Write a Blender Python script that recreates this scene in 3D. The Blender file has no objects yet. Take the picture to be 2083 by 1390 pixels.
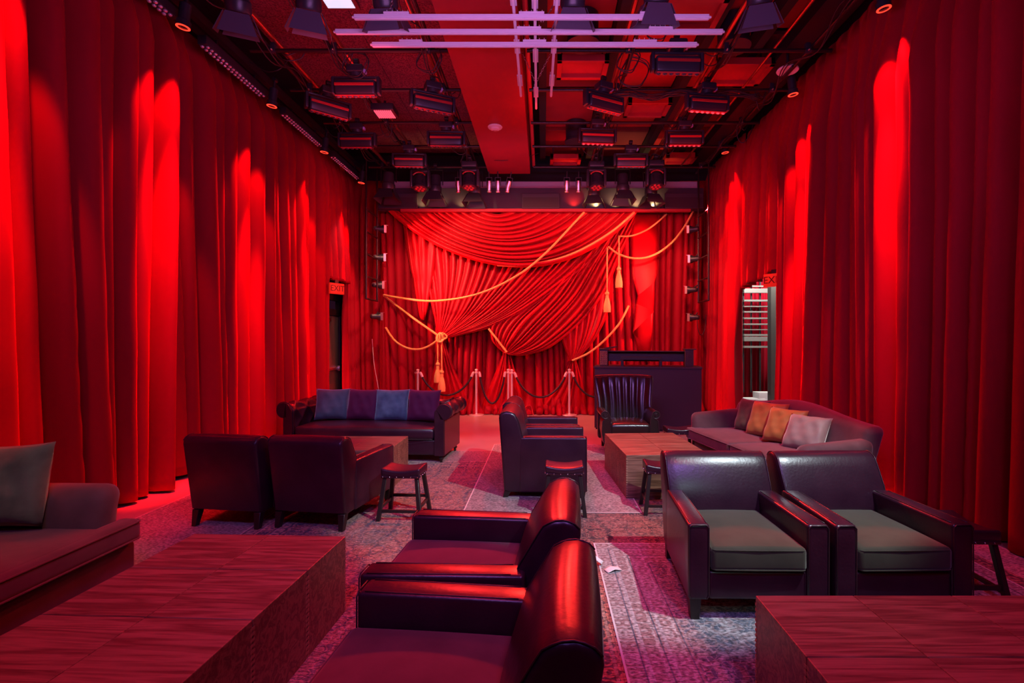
import bpy, bmesh, math, random
from mathutils import Vector, Matrix, noise
R = math.radians
PI = math.pi
random.seed(7)
scene = bpy.context.scene
COL = scene.collection
# ---------------------------------------------------------------- camera and measuring
F, CX, CY, HC = 1035.0, 1105.0, 690.0, 1.65
def P(px, py, Y):                      # a point of the photograph at a known distance
    return Vector(((px - CX) * Y / F, Y, HC - (py - CY) * Y / F))
def G(px, py):                         # a point of the photograph on the floor
    Y = HC * F / (py - CY)
    return Vector(((px - CX) * Y / F, Y, 0))
def Zp(px, py, z):                     # a point of the photograph at a known height
    Y = (z - HC) * F / (CY - py)
    return Vector(((px - CX) * Y / F, Y, z))
cam = bpy.data.cameras.new('camera'); camo = bpy.data.objects.new('camera', cam); COL.objects.link(camo)
camo.location = (0, 0, HC); camo.rotation_euler = (R(90), 0, 0)
cam.sensor_width = 36; cam.lens = 36 * F / 2083
cam.shift_x = -(CX - 1041.5) / 2083; cam.shift_y = -(695 - CY) / 2083
cam.clip_start = 0.05; cam.clip_end = 100
scene.camera = camo
vs = scene.view_settings
vs.view_transform = 'Standard'; vs.look = 'None'; vs.exposure = 0.0; vs.gamma = 1.0
try: vs.use_curve_mapping = False
except Exception: pass

# ---------------------------------------------------------------- materials
def nt(m): return m.node_tree.nodes, m.node_tree.links
def mat(name, base, rough=0.5, metal=0.0, sheen=0.0, sheen_tint=None, coat=0.0, bump=None, spec=0.5,
        var=None, emit=None, estr=0.0, trans=0.0, transl=0.0):
    m = bpy.data.materials.new(name); m.use_nodes = True
    n, l = nt(m); b = n['Principled BSDF']
    b.inputs['Base Color'].default_value = (*base, 1)
    b.inputs['Roughness'].default_value = rough
    b.inputs['Metallic'].default_value = metal
    b.inputs['Specular IOR Level'].default_value = spec
    b.inputs['Coat Weight'].default_value = coat
    b.inputs['Coat Roughness'].default_value = 0.2
    b.inputs['Sheen Weight'].default_value = sheen
    b.inputs['Sheen Roughness'].default_value = 0.4
    b.inputs['Transmission Weight'].default_value = trans
    if sheen_tint: b.inputs['Sheen Tint'].default_value = (*sheen_tint, 1)
    if emit:
        b.inputs['Emission Color'].default_value = (*emit, 1); b.inputs['Emission Strength'].default_value = estr
    tc = n.new('ShaderNodeTexCoord')
    if bump:
        sc, st = bump[0], bump[1]
        t = n.new('ShaderNodeTexNoise'); t.inputs['Scale'].default_value = sc; t.inputs['Detail'].default_value = 5
        mp = n.new('ShaderNodeMapping'); l.new(tc.outputs['Object'], mp.inputs[0]); l.new(mp.outputs[0], t.inputs['Vector'])
        if len(bump) > 2: mp.inputs['Scale'].default_value = bump[2]
        bu = n.new('ShaderNodeBump'); bu.inputs['Strength'].default_value = st; bu.inputs['Distance'].default_value = 0.003
        l.new(t.outputs['Fac'], bu.inputs['Height']); l.new(bu.outputs[0], b.inputs['Normal'])
    if var:                            # (colour 2, noise scale, stretch)
        t = n.new('ShaderNodeTexNoise'); t.inputs['Scale'].default_value = var[1]; t.inputs['Detail'].default_value = 6
        mp = n.new('ShaderNodeMapping'); l.new(tc.outputs['Object'], mp.inputs[0]); l.new(mp.outputs[0], t.inputs['Vector'])
        if len(var) > 2: mp.inputs['Scale'].default_value = var[2]
        r = n.new('ShaderNodeValToRGB'); r.color_ramp.elements[0].position = 0.35; r.color_ramp.elements[1].position = 0.65
        r.color_ramp.elements[0].color = (*base, 1); r.color_ramp.elements[1].color = (*var[0], 1)
        l.new(t.outputs['Fac'], r.inputs[0]); l.new(r.outputs[0], b.inputs['Base Color'])
    return m

M = {}
M['curtain'] = mat('red_velvet_curtain', (0.36, 0.002, 0.018), 0.75, sheen=0.25, sheen_tint=(1, .02, .06), spec=0.15,
                   bump=(60, 0.12, (1, 1, .25)), var=((0.31, 0.002, 0.014), 4, (1, 1, .2)))
M['drape'] = mat('red_satin_velvet_drape', (0.46, 0.002, 0.012), 0.45, sheen=0.2, sheen_tint=(1, .06, .08), spec=0.22,
                 bump=(25, 0.08), var=((0.40, 0.002, 0.010), 3))
M['leather'] = mat('oxblood_leather', (0.024, 0.006, 0.016), 0.32, spec=0.5, coat=0.10, bump=(55, 0.35), var=((0.036, 0.010, 0.022), 5))
M['leather_dark'] = mat('black_brown_leather', (0.020, 0.012, 0.012), 0.28, spec=0.6, coat=0.15, bump=(50, 0.3))
M['stitch'] = mat('dark_piping', (0.035, 0.015, 0.02), 0.35)
M['legwood'] = mat('espresso_wood', (0.018, 0.010, 0.009), 0.4, bump=(40, .1, (1, 1, .1)))
M['stoolwood'] = mat('black_brown_wood', (0.020, 0.013, 0.012), 0.42, bump=(40, .1, (1, 1, .1)))
def velvet(name, c, c2=None, sheen=0.8, tint=None, rough=.8):
    c2 = c2 or tuple(x * .75 for x in c)
    return mat(name, c, rough, sheen=sheen, sheen_tint=tint or tuple(min(1, x * 3 + .25) for x in c), spec=.2, bump=(18, .25), var=(c2, 6))
M['mohair_green'] = velvet('olive_grey_velvet', (0.050, 0.048, 0.030), sheen=1, tint=(.45, .5, .4))
M['mohair_mauve'] = velvet('mauve_brown_mohair', (0.15, 0.06, 0.065))
M['mohair_grey'] = velvet('taupe_mohair', (0.15, 0.062, 0.072))
M['cush_grey'] = velvet('grey_sage_velvet', (0.17, 0.18, 0.13), (0.10, 0.11, 0.08))
M['cush_blue'] = velvet('steel_blue_velvet', (0.09, 0.13, 0.22), (0.045, 0.06, 0.13), tint=(.5, .75, 1), sheen=1)
M['cush_navy'] = velvet('slate_blue_velvet', (0.07, 0.08, 0.14), (0.05, 0.05, 0.10), tint=(.5, .7, 1))
M['cush_plum'] = velvet('plum_velvet', (0.085, 0.008, 0.055), (0.07, 0.006, 0.045), sheen=.4, tint=(.8, .2, .6))
M['cush_gold'] = velvet('copper_gold_satin', (0.42, 0.15, 0.045), (0.34, 0.12, 0.035), rough=.45)
M['cush_olive'] = velvet('olive_brown_velvet', (0.13, 0.09, 0.055))
M['cush_champ'] = velvet('champagne_velvet', (0.30, 0.20, 0.17), (0.25, 0.16, 0.14), rough=.5)
M['rope'] = mat('gold_rope', (0.85, 0.50, 0.13), 0.5, sheen=.3, bump=(150, .4), var=((0.70, 0.38, 0.08), 60))
M['tassel'] = mat('gold_silk_fringe', (0.90, 0.60, 0.16), 0.5, sheen=.3, bump=(60, 1.0, (6, 6, .15)), var=((0.75, 0.45, 0.10), 50, (3, 3, .1)))
M['chrome'] = mat('polished_chrome', (0.85, 0.80, 0.76), 0.32, metal=.55)
M['brass_nail'] = mat('silver_nailhead', (0.75, 0.70, 0.65), 0.2, metal=1)
M['black'] = mat('matte_black_metal', (0.012, 0.010, 0.014), 0.45)
M['body'] = mat('black_fixture_plastic', (0.022, 0.020, 0.030), 0.38, bump=(80, .1))
M['gloss'] = mat('glossy_red_lacquer_strip', (0.35, 0.02, 0.02), 0.25)
M['pipe'] = mat('black_painted_pipe', (0.03, 0.018, 0.02), 0.3, metal=.5)
M['copper'] = mat('copper_conduit', (0.42, 0.10, 0.06), 0.3, metal=.8)
M['redpipe'] = mat('red_painted_pipe', (0.50, 0.03, 0.04), 0.4)
M['white'] = mat('white_enamel', (0.72, 0.68, 0.72), 0.35)
M['white_soft'] = mat('white_plastic', (0.75, 0.70, 0.70), 0.5)
M['lens'] = mat('clear_bubble_lens', (0.75, 0.72, 0.80), 0.15, metal=.7)
M['lens_dark'] = mat('smoked_lens', (0.05, 0.04, 0.06), 0.08, coat=.8)
M['lens_red'] = mat('lit_red_lens', (0.3, 0.01, 0.0), 0.3, emit=(1, .04, .02), estr=2.0)
M['lens_ring'] = mat('red_lens_ring', (0.5, 0.04, 0.04), 0.25)
M['silver'] = mat('brushed_silver', (0.62, 0.60, 0.62), 0.3, metal=1)
M['cable'] = mat('black_rubber_cable', (0.018, 0.012, 0.014), 0.45)
M['wallblack'] = mat('black_painted_wall', (0.014, 0.011, 0.013), 0.7, bump=(30, .1))
M['slate'] = mat('charcoal_laminate', (0.030, 0.022, 0.038), 0.55, bump=(120, .15))
M['doorgrey'] = mat('dark_grey_door_paint', (0.085, 0.078, 0.072), 0.35)
M['pale'] = mat('pale_plaster', (0.62, 0.66, 0.62), 0.7, bump=(30, .1))
M['steel'] = mat('grey_steel_slat', (0.24, 0.22, 0.21), 0.4, metal=.4)
M['sign'] = mat('red_lit_sign_face', (0.30, 0.01, 0.01), 0.4, emit=(1, .02, .01), estr=.5)
M['signlet'] = mat('dark_sign_letters', (0.10, 0.0, 0.0), 0.5)
M['ceil'] = mat('dark_red_speckled_acoustic_panel', (0.26, 0.045, 0.075), 0.9, bump=(60, .8), var=((0.08, 0.012, 0.025), 45))
M['soffit'] = mat('red_painted_duct', (0.36, 0.012, 0.025), 0.45, bump=(2.5, .3, (1, .3, 1)), var=((0.30, 0.010, 0.02), 1.5))
M['hatch'] = mat('red_ceiling_panel', (0.45, 0.02, 0.03), 0.45, bump=(4, .2), var=((0.34, 0.015, 0.022), 2))
M['hatchdark'] = mat('dark_red_ceiling_panel', (0.16, 0.012, 0.022), 0.6, bump=(4, .2))
M['paper'] = mat('white_paper_tag', (0.8, 0.78, 0.76), 0.6)
M['screen'] = mat('dark_speaker_grille', (0.022, 0.012, 0.02), 0.7, bump=(300, .5))
M['warm'] = mat('small_warm_bulb', (1, .8, .4), .4, emit=(1, .7, .3), estr=4)
M['carve'] = mat('carved_dark_wood', (0.06, 0.03, 0.035), 0.45, bump=(30, 1.0))

def wood(name, a, b_):
    m = bpy.data.materials.new(name); m.use_nodes = True; n, l = nt(m); p = n['Principled BSDF']
    tc = n.new('ShaderNodeTexCoord'); mp = n.new('ShaderNodeMapping'); l.new(tc.outputs['Object'], mp.inputs[0])
    oi = n.new('ShaderNodeObjectInfo'); ad = n.new('ShaderNodeVectorMath'); ad.operation = 'ADD'
    sc = n.new('ShaderNodeVectorMath'); sc.operation = 'SCALE'; cmb = n.new('ShaderNodeCombineXYZ')
    for i in range(3): l.new(oi.outputs['Random'], cmb.inputs[i])
    l.new(cmb.outputs[0], sc.inputs[0]); sc.inputs['Scale'].default_value = 9
    l.new(mp.outputs[0], ad.inputs[0]); l.new(sc.outputs[0], ad.inputs[1])
    mp.inputs['Scale'].default_value = (0.5, 7, 7)
    nz = n.new('ShaderNodeTexNoise'); nz.inputs['Scale'].default_value = 2.2; nz.inputs['Detail'].default_value = 3; nz.inputs['Distortion'].default_value = .5
    l.new(ad.outputs[0], nz.inputs['Vector'])
    mu = n.new('ShaderNodeMath'); mu.operation = 'MULTIPLY'; mu.inputs[1].default_value = 9; l.new(nz.outputs['Fac'], mu.inputs[0])
    fr = n.new('ShaderNodeMath'); fr.operation = 'PINGPONG'; fr.inputs[1].default_value = 1; l.new(mu.outputs[0], fr.inputs[0])
    fine = n.new('ShaderNodeTexNoise'); fine.inputs['Scale'].default_value = 18; fine.inputs['Detail'].default_value = 4; l.new(ad.outputs[0], fine.inputs['Vector'])
    mx = n.new('ShaderNodeMath'); mx.operation = 'MULTIPLY_ADD'; l.new(fine.outputs['Fac'], mx.inputs[0]); mx.inputs[1].default_value = .6
    m2 = n.new('ShaderNodeMath'); m2.operation = 'MULTIPLY'; m2.inputs[1].default_value = .6; l.new(fr.outputs[0], m2.inputs[0]); l.new(m2.outputs[0], mx.inputs[2])
    r = n.new('ShaderNodeValToRGB'); r.color_ramp.elements[0].position = .2; r.color_ramp.elements[1].position = .9
    r.color_ramp.elements[0].color = (*a, 1); r.color_ramp.elements[1].color = (*b_, 1)
    l.new(mx.outputs[0], r.inputs[0]); l.new(r.outputs[0], p.inputs['Base Color'])
    bu = n.new('ShaderNodeBump'); bu.inputs['Strength'].default_value = .15; bu.inputs['Distance'].default_value = .003
    l.new(mx.outputs[0], bu.inputs['Height']); l.new(bu.outputs[0], p.inputs['Normal'])
    p.inputs['Roughness'].default_value = .42; p.inputs['Specular IOR Level'].default_value = .4
    return m
M['oak'] = wood('stained_oak_veneer', (0.11, 0.047, 0.030), (0.32, 0.16, 0.10))
M['oakedge'] = mat('pale_oak_joint', (0.40, 0.22, 0.13), .5, bump=(60, .2))

def rug(name, w, h, ground, fig1, fig2, pale, wear=.5, scale=1.0, border=True, rows=0.0):
    """persian rug: object coordinates in metres centred on the rug"""
    m = bpy.data.materials.new(name); m.use_nodes = True; n, l = nt(m); p = n['Principled BSDF']
    p.inputs['Roughness'].default_value = .95; p.inputs['Specular IOR Level'].default_value = .1
    p.inputs['Sheen Weight'].default_value = .2
    tc = n.new('ShaderNodeTexCoord')
    def math_(op, a, b=None, c=None):
        x = n.new('ShaderNodeMath'); x.operation = op
        for i, v in enumerate((a, b, c)):
            if v is None: continue
            if isinstance(v, (int, float)): x.inputs[i].default_value = v
            else: l.new(v, x.inputs[i])
        return x.outputs[0]
    def mixc(f, a, b):
        x = n.new('ShaderNodeMix'); x.data_type = 'RGBA'
        if isinstance(f, (int, float)): x.inputs[0].default_value = f
        else: l.new(f, x.inputs[0])
        for i, v in ((6, a), (7, b)):
            if isinstance(v, tuple): x.inputs[i].default_value = (*v, 1)
            else: l.new(v, x.inputs[i])
        return x.outputs[2]
    sep = n.new('ShaderNodeSeparateXYZ'); l.new(tc.outputs['Object'], sep.inputs[0])
    ax = math_('ABSOLUTE', sep.outputs[0]); ay = math_('ABSOLUTE', sep.outputs[1])
    d = math_('MINIMUM', math_('SUBTRACT', w / 2, ax), math_('SUBTRACT', h / 2, ay))   # distance to the edge
    # mirrored coordinates make the field symmetric like a woven carpet
    cm = n.new('ShaderNodeCombineXYZ'); l.new(math_('PINGPONG', ax, .62 / scale), cm.inputs[0]); l.new(math_('PINGPONG', ay, .78 / scale), cm.inputs[1])
    def vor(s, rnd, feat='F1'):
        v = n.new('ShaderNodeTexVoronoi'); v.feature = feat; v.inputs['Scale'].default_value = s; v.inputs['Randomness'].default_value = rnd
        return v
    nd = n.new('ShaderNodeTexNoise'); nd.inputs['Scale'].default_value = 9 * scale; nd.inputs['Detail'].default_value = 3; l.new(cm.outputs[0], nd.inputs['Vector'])
    dist = n.new('ShaderNodeVectorMath'); dist.operation = 'MULTIPLY_ADD'
    l.new(nd.outputs['Color'], dist.inputs[0]); dist.inputs[1].default_value = (.09, .09, 0); l.new(cm.outputs[0], dist.inputs[2])
    v1 = vor(4.2 * scale, .8, 'DISTANCE_TO_EDGE'); l.new(dist.outputs[0], v1.inputs['Vector'])
    v2 = vor(9 * scale, .9); l.new(dist.outputs[0], v2.inputs['Vector'])
    v3 = vor(24 * scale, 1, 'DISTANCE_TO_EDGE'); l.new(dist.outputs[0], v3.inputs['Vector'])
    ring = math_('PINGPONG', math_('MULTIPLY', v2.outputs['Distance'], 6.0), 1.0)
    c = mixc(math_('LESS_THAN', v1.outputs['Distance'], .05), ground, fig1)
    c = mixc(math_('MULTIPLY', math_('GREATER_THAN', ring, .62), .85), c, fig2)
    c = mixc(math_('MULTIPLY', math_('LESS_THAN', v3.outputs['Distance'], .06), .6), c, fig1)
    if border:
        inb = math_('LESS_THAN', d, .38)
        cb = n.new('ShaderNodeCombineXYZ'); l.new(math_('PINGPONG', sep.outputs[0], .11), cb.inputs[0]); l.new(math_('PINGPONG', sep.outputs[1], .11), cb.inputs[1])
        vb = vor(13, .5); l.new(cb.outputs[0], vb.inputs['Vector'])
        rb_ = math_('PINGPONG', math_('MULTIPLY', vb.outputs['Distance'], 5.5), 1.0)
        bc = mixc(math_('GREATER_THAN', rb_, .55), fig1, fig2)
        bc = mixc(math_('LESS_THAN', math_('PINGPONG', math_('MULTIPLY', d, 1 / .13), .5), .07), bc, pale)
        bc = mixc(math_('LESS_THAN', math_('PINGPONG', math_('ADD', math_('MULTIPLY', d, 1 / .13), .22), .5), .035), bc, ground)
        c = mixc(inb, c, bc)
    # wear
    nw = n.new('ShaderNodeTexNoise'); nw.inputs['Scale'].default_value = 2.2; nw.inputs['Detail'].default_value = 8; nw.inputs['Roughness'].default_value = .7
    l.new(tc.outputs['Object'], nw.inputs['Vector'])
    rp = n.new('ShaderNodeMapRange'); rp.inputs[1].default_value = .35; rp.inputs[2].default_value = .70
    rp.inputs[3].default_value = max(0, wear - .3); rp.inputs[4].default_value = min(1, wear + .35); l.new(nw.outputs['Fac'], rp.inputs[0])
    c = mixc(rp.outputs[0], c, pale)
    # weave and thread noise
    nf = n.new('ShaderNodeTexNoise'); nf.inputs['Scale'].default_value = 40; nf.inputs['Detail'].default_value = 4
    mpf = n.new('ShaderNodeMapping'); mpf.inputs['Scale'].default_value = (1, 2.4, 1); l.new(tc.outputs['Object'], mpf.inputs[0]); l.new(mpf.outputs[0], nf.inputs['Vector'])
    rf = n.new('ShaderNodeMapRange'); rf.inputs[1].default_value = .35; rf.inputs[2].default_value = .65; rf.inputs[3].default_value = .28; rf.inputs[4].default_value = 1.3
    l.new(nf.outputs['Fac'], rf.inputs[0])
    vm = n.new('ShaderNodeVectorMath'); vm.operation = 'SCALE'; l.new(c, vm.inputs[0]); l.new(rf.outputs[0], vm.inputs['Scale'])
    edge = mixc(math_('LESS_THAN', d, .012), vm.outputs[0], tuple(min(1, x * 1.5) for x in pale))
    l.new(edge, p.inputs['Base Color'])
    bu = n.new('ShaderNodeBump'); bu.inputs['Strength'].default_value = .5; bu.inputs['Distance'].default_value = .004
    l.new(nf.outputs['Fac'], bu.inputs['Height']); l.new(bu.outputs[0], p.inputs['Normal'])
    return m

# ---------------------------------------------------------------- mesh helpers
def obj(name, bm, m, parent=None, smooth=35, loc=None, kind=None):
    me = bpy.data.meshes.new(name)
    bmesh.ops.recalc_face_normals(bm, faces=bm.faces) if len(bm.faces) else None
    bm.to_mesh(me); bm.free()
    me.materials.append(M[m] if isinstance(m, str) else m)
    if smooth:
        me.polygons.foreach_set('use_smooth', [True] * len(me.polygons))
        if smooth < 180: me.set_sharp_from_angle(angle=R(smooth))
    o = bpy.data.objects.new(name, me); COL.objects.link(o)
    if parent: o.parent = parent
    if loc is not None: o.location = loc
    if kind: o['kind'] = kind
    return o
def tag(o, label, cat, group=None, kind=None):
    if label: o['label'] = label
    if cat: o['category'] = cat
    if group: o['group'] = group
    if kind: o['kind'] = kind
    return o
def thing(name, label, cat, loc=(0, 0, 0), rz=0, group=None):
    o = bpy.data.objects.new(name, None); COL.objects.link(o); o.empty_display_size = .1
    o.location = loc; o.rotation_euler = (0, 0, rz)
    return tag(o, label, cat, group)
def kids(o): return [c for c in COL.objects if c.parent == o]
def dup(o, label=None, loc=None, rot=None, scale=None, group=None):
    def cp(s, par):
        c = s.copy(); COL.objects.link(c)
        if par: c.parent = par
        for k in s.children: cp(k, c)
        return c
    c = cp(o, None)
    if label: c['label'] = label
    if group: c['group'] = group
    if loc is not None: c.location = loc
    if rot is not None: c.rotation_euler = rot
    if scale is not None: c.scale = scale
    return c
def nb(): return bmesh.new()
def merge(bm, t, mt=None, fn=None):
    if mt is not None: t.transform(mt)
    if fn:
        for v in t.verts: v.co = fn(v.co)
    me = bpy.data.meshes.new('t'); t.to_mesh(me); t.free(); bm.from_mesh(me); bpy.data.meshes.remove(me)
    return bm
def box(bm, x0, x1, y0, y1, z0, z1, r=0, seg=2, fn=None, mt=None):
    t = nb(); bmesh.ops.create_cube(t, size=1)
    for v in t.verts:
        v.co = Vector(((x0 + x1) / 2 + v.co.x * (x1 - x0), (y0 + y1) / 2 + v.co.y * (y1 - y0), (z0 + z1) / 2 + v.co.z * (z1 - z0)))
    if r: bmesh.ops.bevel(t, geom=t.edges[:], offset=r, segments=seg, affect='EDGES', profile=.5, clamp_overlap=True)
    return merge(bm, t, mt, fn)
def rb(bm, x0, x1, y0, y1, z0, z1, r=.03, n=(4, 4, 4), crown=0, fn=None, mt=None):
    """soft rounded box with inner divisions; crown swells the top"""
    lo, hi = (x0, y0, z0), (x1, y1, z1)
    ax = []
    for a in range(3):
        L = hi[a] - lo[a]; rr = min(r, L / 2 * .98); k = n[a]
        c = [lo[a] + rr * f for f in (0, .3, .65, 1)] + [lo[a] + rr + (L - 2 * rr) * i / k for i in range(1, k)] + [hi[a] - rr * f for f in (1, .65, .3, 0)]
        ax.append(c)
    N = [len(a) for a in ax]; t = nb(); V = {}
    def v(i, j, k):
        if (i, j, k) not in V:
            p = Vector((ax[0][i], ax[1][j], ax[2][k]))
            q = Vector([min(max(p[a], lo[a] + min(r, (hi[a] - lo[a]) / 2 * .98)), hi[a] - min(r, (hi[a] - lo[a]) / 2 * .98)) for a in range(3)])
            d = p - q
            if d.length > 1e-9:
                rr = Vector([min(r, (hi[a] - lo[a]) / 2 * .98) for a in range(3)])
                d = d.normalized(); p = q + Vector([d[a] * rr[a] for a in range(3)])
            if crown:
                ux = (p.x - (x0 + x1) / 2) / ((x1 - x0) / 2); uy = (p.y - (y0 + y1) / 2) / ((y1 - y0) / 2)
                if p.z > (z0 + z1) / 2: p.z += crown * max(0, 1 - ux * ux) * max(0, 1 - uy * uy)
            V[(i, j, k)] = t.verts.new(p)
        return V[(i, j, k)]
    for i in range(N[0] - 1):
        for j in range(N[1] - 1):
            for k in (0, N[2] - 1): t.faces.new([v(i, j, k), v(i + 1, j, k), v(i + 1, j + 1, k), v(i, j + 1, k)])
    for i in range(N[0] - 1):
        for k in range(N[2] - 1):
            for j in (0, N[1] - 1): t.faces.new([v(i, j, k), v(i + 1, j, k), v(i + 1, j, k + 1), v(i, j, k + 1)])
    for j in range(N[1] - 1):
        for k in range(N[2] - 1):
            for i in (0, N[0] - 1): t.faces.new([v(i, j, k), v(i, j + 1, k), v(i, j + 1, k + 1), v(i, j, k + 1)])
    bmesh.ops.recalc_face_normals(t, faces=t.faces)
    return merge(bm, t, mt, fn)
def cyl(bm, p0, p1, r0, r1=None, seg=16, caps=True):
    p0, p1 = Vector(p0), Vector(p1); r1 = r0 if r1 is None else r1
    t = nb(); L = (p1 - p0).length
    bmesh.ops.create_cone(t, cap_ends=caps, segments=seg, radius1=r0, radius2=r1, depth=L)
    q = (p1 - p0).to_track_quat('Z', 'Y').to_matrix().to_4x4()
    return merge(bm, t, Matrix.Translation((p0 + p1) / 2) @ q)
def sph(bm, c, r, seg=12, sc=(1, 1, 1)):
    t = nb(); bmesh.ops.create_uvsphere(t, u_segments=seg, v_segments=max(6, seg // 2), radius=r)
    return merge(bm, t, Matrix.Translation(c) @ Matrix.Diagonal((*sc, 1)))
def lathe(bm, prof, seg=20, mt=None):
    t = nb(); rings = []
    for r, z in prof: rings.append([t.verts.new((r * math.cos(2 * PI * i / seg), r * math.sin(2 * PI * i / seg), z)) for i in range(seg)])
    for a, b in zip(rings, rings[1:]):
        for i in range(seg): t.faces.new([a[i], a[(i + 1) % seg], b[(i + 1) % seg], b[i]])
    t.faces.new(rings[0][::-1]); t.faces.new(rings[-1])
    return merge(bm, t, mt)
def cr(pts, n=8):
    """catmull-rom through the points"""
    pts = [Vector(p) for p in pts]; out = []
    if len(pts) == 2: return [pts[0].lerp(pts[1], i / n) for i in range(n + 1)]
    for i in range(len(pts) - 1):
        p0 = pts[max(i - 1, 0)]; p1 = pts[i]; p2 = pts[i + 1]; p3 = pts[min(i + 2, len(pts) - 1)]
        for k in range(n):
            t = k / n
            out.append(.5 * ((2 * p1) + (-p0 + p2) * t + (2 * p0 - 5 * p1 + 4 * p2 - p3) * t * t + (-p0 + 3 * p1 - 3 * p2 + p3) * t ** 3))
    out.append(pts[-1]); return out
def tube(bm, pts, r, seg=8, closed=False, twist=0, lobes=3, depth=.22):
    pts = [Vector(p) for p in pts]; t = nb(); rings = []; up = Vector((0, 0, 1)); s = 0
    prevn = None
    for i, p in enumerate(pts):
        a = pts[i - 1] if (i or closed) else p; b = pts[(i + 1) % len(pts)] if (i < len(pts) - 1 or closed) else p
        d = (b - a).normalized()
        if prevn is None:
            nrm = d.cross(up); nrm = nrm if nrm.length > .05 else d.cross(Vector((1, 0, 0)))
        else: nrm = prevn - d * prevn.dot(d)
        nrm.normalize(); prevn = nrm; bi = d.cross(nrm)
        if i: s += (p - pts[i - 1]).length
        ring = []
        for k in range(seg):
            an = 2 * PI * k / seg
            rr = r * (1 - depth * .5 + depth * abs(math.cos(lobes * (an - twist * s) / 2))) if twist else r
            ring.append(t.verts.new(p + (nrm * math.cos(an) + bi * math.sin(an)) * rr))
        rings.append(ring)
    pr = list(zip(rings, rings[1:])) + ([(rings[-1], rings[0])] if closed else [])
    for a, b in pr:
        for k in range(seg): t.faces.new([a[k], a[(k + 1) % seg], b[(k + 1) % seg], b[k]])
    if not closed: t.faces.new(rings[0][::-1]); t.faces.new(rings[-1])
    return merge(bm, t)
def resample(pts, step):
    pts = [Vector(p) for p in pts]; out = [pts[0]]; acc = 0
    for a, b in zip(pts, pts[1:]):
        L = (b - a).length
        if L < 1e-9: continue
        d = step - acc
        while d <= L: out.append(a.lerp(b, d / L)); d += step
        acc = L - (d - step)
    out.append(pts[-1]); return out
def prism(bm, prof, x0, x1, r=.02, seg=3, fn=None, mt=None, nx=1):
    """profile of (y, z) points pushed along x"""
    t = nb(); rings = []
    for i in range(nx + 1):
        x = x0 + (x1 - x0) * i / nx
        rings.append([t.verts.new((x, y, z)) for y, z in prof])
    n = len(prof)
    for A, B in zip(rings, rings[1:]):
        for i in range(n): t.faces.new([A[i], A[(i + 1) % n], B[(i + 1) % n], B[i]])
    f1 = t.faces.new(rings[0][::-1]); f2 = t.faces.new(rings[-1])
    bmesh.ops.recalc_face_normals(t, faces=t.faces)
    if r:
        es = set(f1.edges) | set(f2.edges)
        bmesh.ops.bevel(t, geom=list(es), offset=r, segments=seg, affect='EDGES', profile=.5, clamp_overlap=True)
    return merge(bm, t, mt, fn)
def arc(cx, cz, r, a0, a1, n):
    return [(cx + r * math.cos(R(a0 + (a1 - a0) * i / n)), cz + r * math.sin(R(a0 + (a1 - a0) * i / n))) for i in range(n + 1)]
def pillow(w=.48, h=.48, t=.13, n=20):
    """knife-edge cushion standing in the xz plane, thickness along y, bottom at z=0"""
    b = nb(); F_ = []
    for s in (1, -1):
        g = []
        for i in range(n + 1):
            row = []
            for j in range(n + 1):
                u = -1 + 2 * i / n; v = -1 + 2 * j / n
                e = max(0, (1 - u ** 4) * (1 - v ** 4)) ** .55
                pin = 1 - .07 * (1 - abs(v) ** 2) * abs(u) ** 3; pin2 = 1 - .07 * (1 - abs(u) ** 2) * abs(v) ** 3
                wr = .006 * math.sin(9 * u + 5 * v) * e + .010 * e * noise.noise(Vector((u * 3, v * 3, s)))
                row.append(b.verts.new((u * w / 2 * pin, s * (t / 2 * e + wr), h / 2 + v * h / 2 * pin2)))
            g.append(row)
        for i in range(n):
            for j in range(n): b.faces.new([g[i][j], g[i + 1][j], g[i + 1][j + 1], g[i][j + 1]])
    bmesh.ops.remove_doubles(b, verts=b.verts, dist=.0008)
    return b
# ================================================================ SETTING
XL, XR, YB = -4.38, 3.92, 11.5
floor_m = mat('polished_concrete_floor', (0.42, 0.33, 0.31), .34, spec=.45, bump=(6, .12), var=((0.34, 0.26, 0.25), 1.3))
b = nb(); box(b, -7, 7.5, -1.5, 16, -.1, 0); obj('floor', b, floor_m, smooth=0, kind='structure')
b = nb(); box(b, -7, 7.5, -1.5, 16, 6.05, 6.15); obj('ceiling', b, 'wallblack', smooth=0, kind='structure')
def wallbox(name, *a, m='wallblack'):
    b = nb(); box(b, *a); return obj(name, b, m, smooth=0, kind='structure')
# left wall with the door opening, right wall with the opening to the next room
b = nb(); box(b, XL - .32, XL - .22, -1.5, 10.3, 0, 6.05); box(b, XL - .32, XL - .22, 11.5, 12.2, 0, 6.05); box(b, XL - .32, XL - .22, 10.3, 11.5, 2.5, 6.05)
obj('wall_left', b, 'wallblack', smooth=0, kind='structure')
b = nb(); box(b, XR + .2, XR + .3, -1.5, 7.9, 0, 6.05); box(b, XR + .2, XR + .3, 10.9, 12.2, 0, 6.05); box(b, XR + .2, XR + .3, 7.9, 10.9, 2.95, 6.05)
obj('wall_right', b, 'wallblack', smooth=0, kind='structure')
wallbox('wall_back', XL - .32, XR + .3, 12.2, 12.3, 0, 6.05)
wallbox('wall_front', XL - .32, XR + .3, -1.6, -1.5, 0, 6.05)
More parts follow.
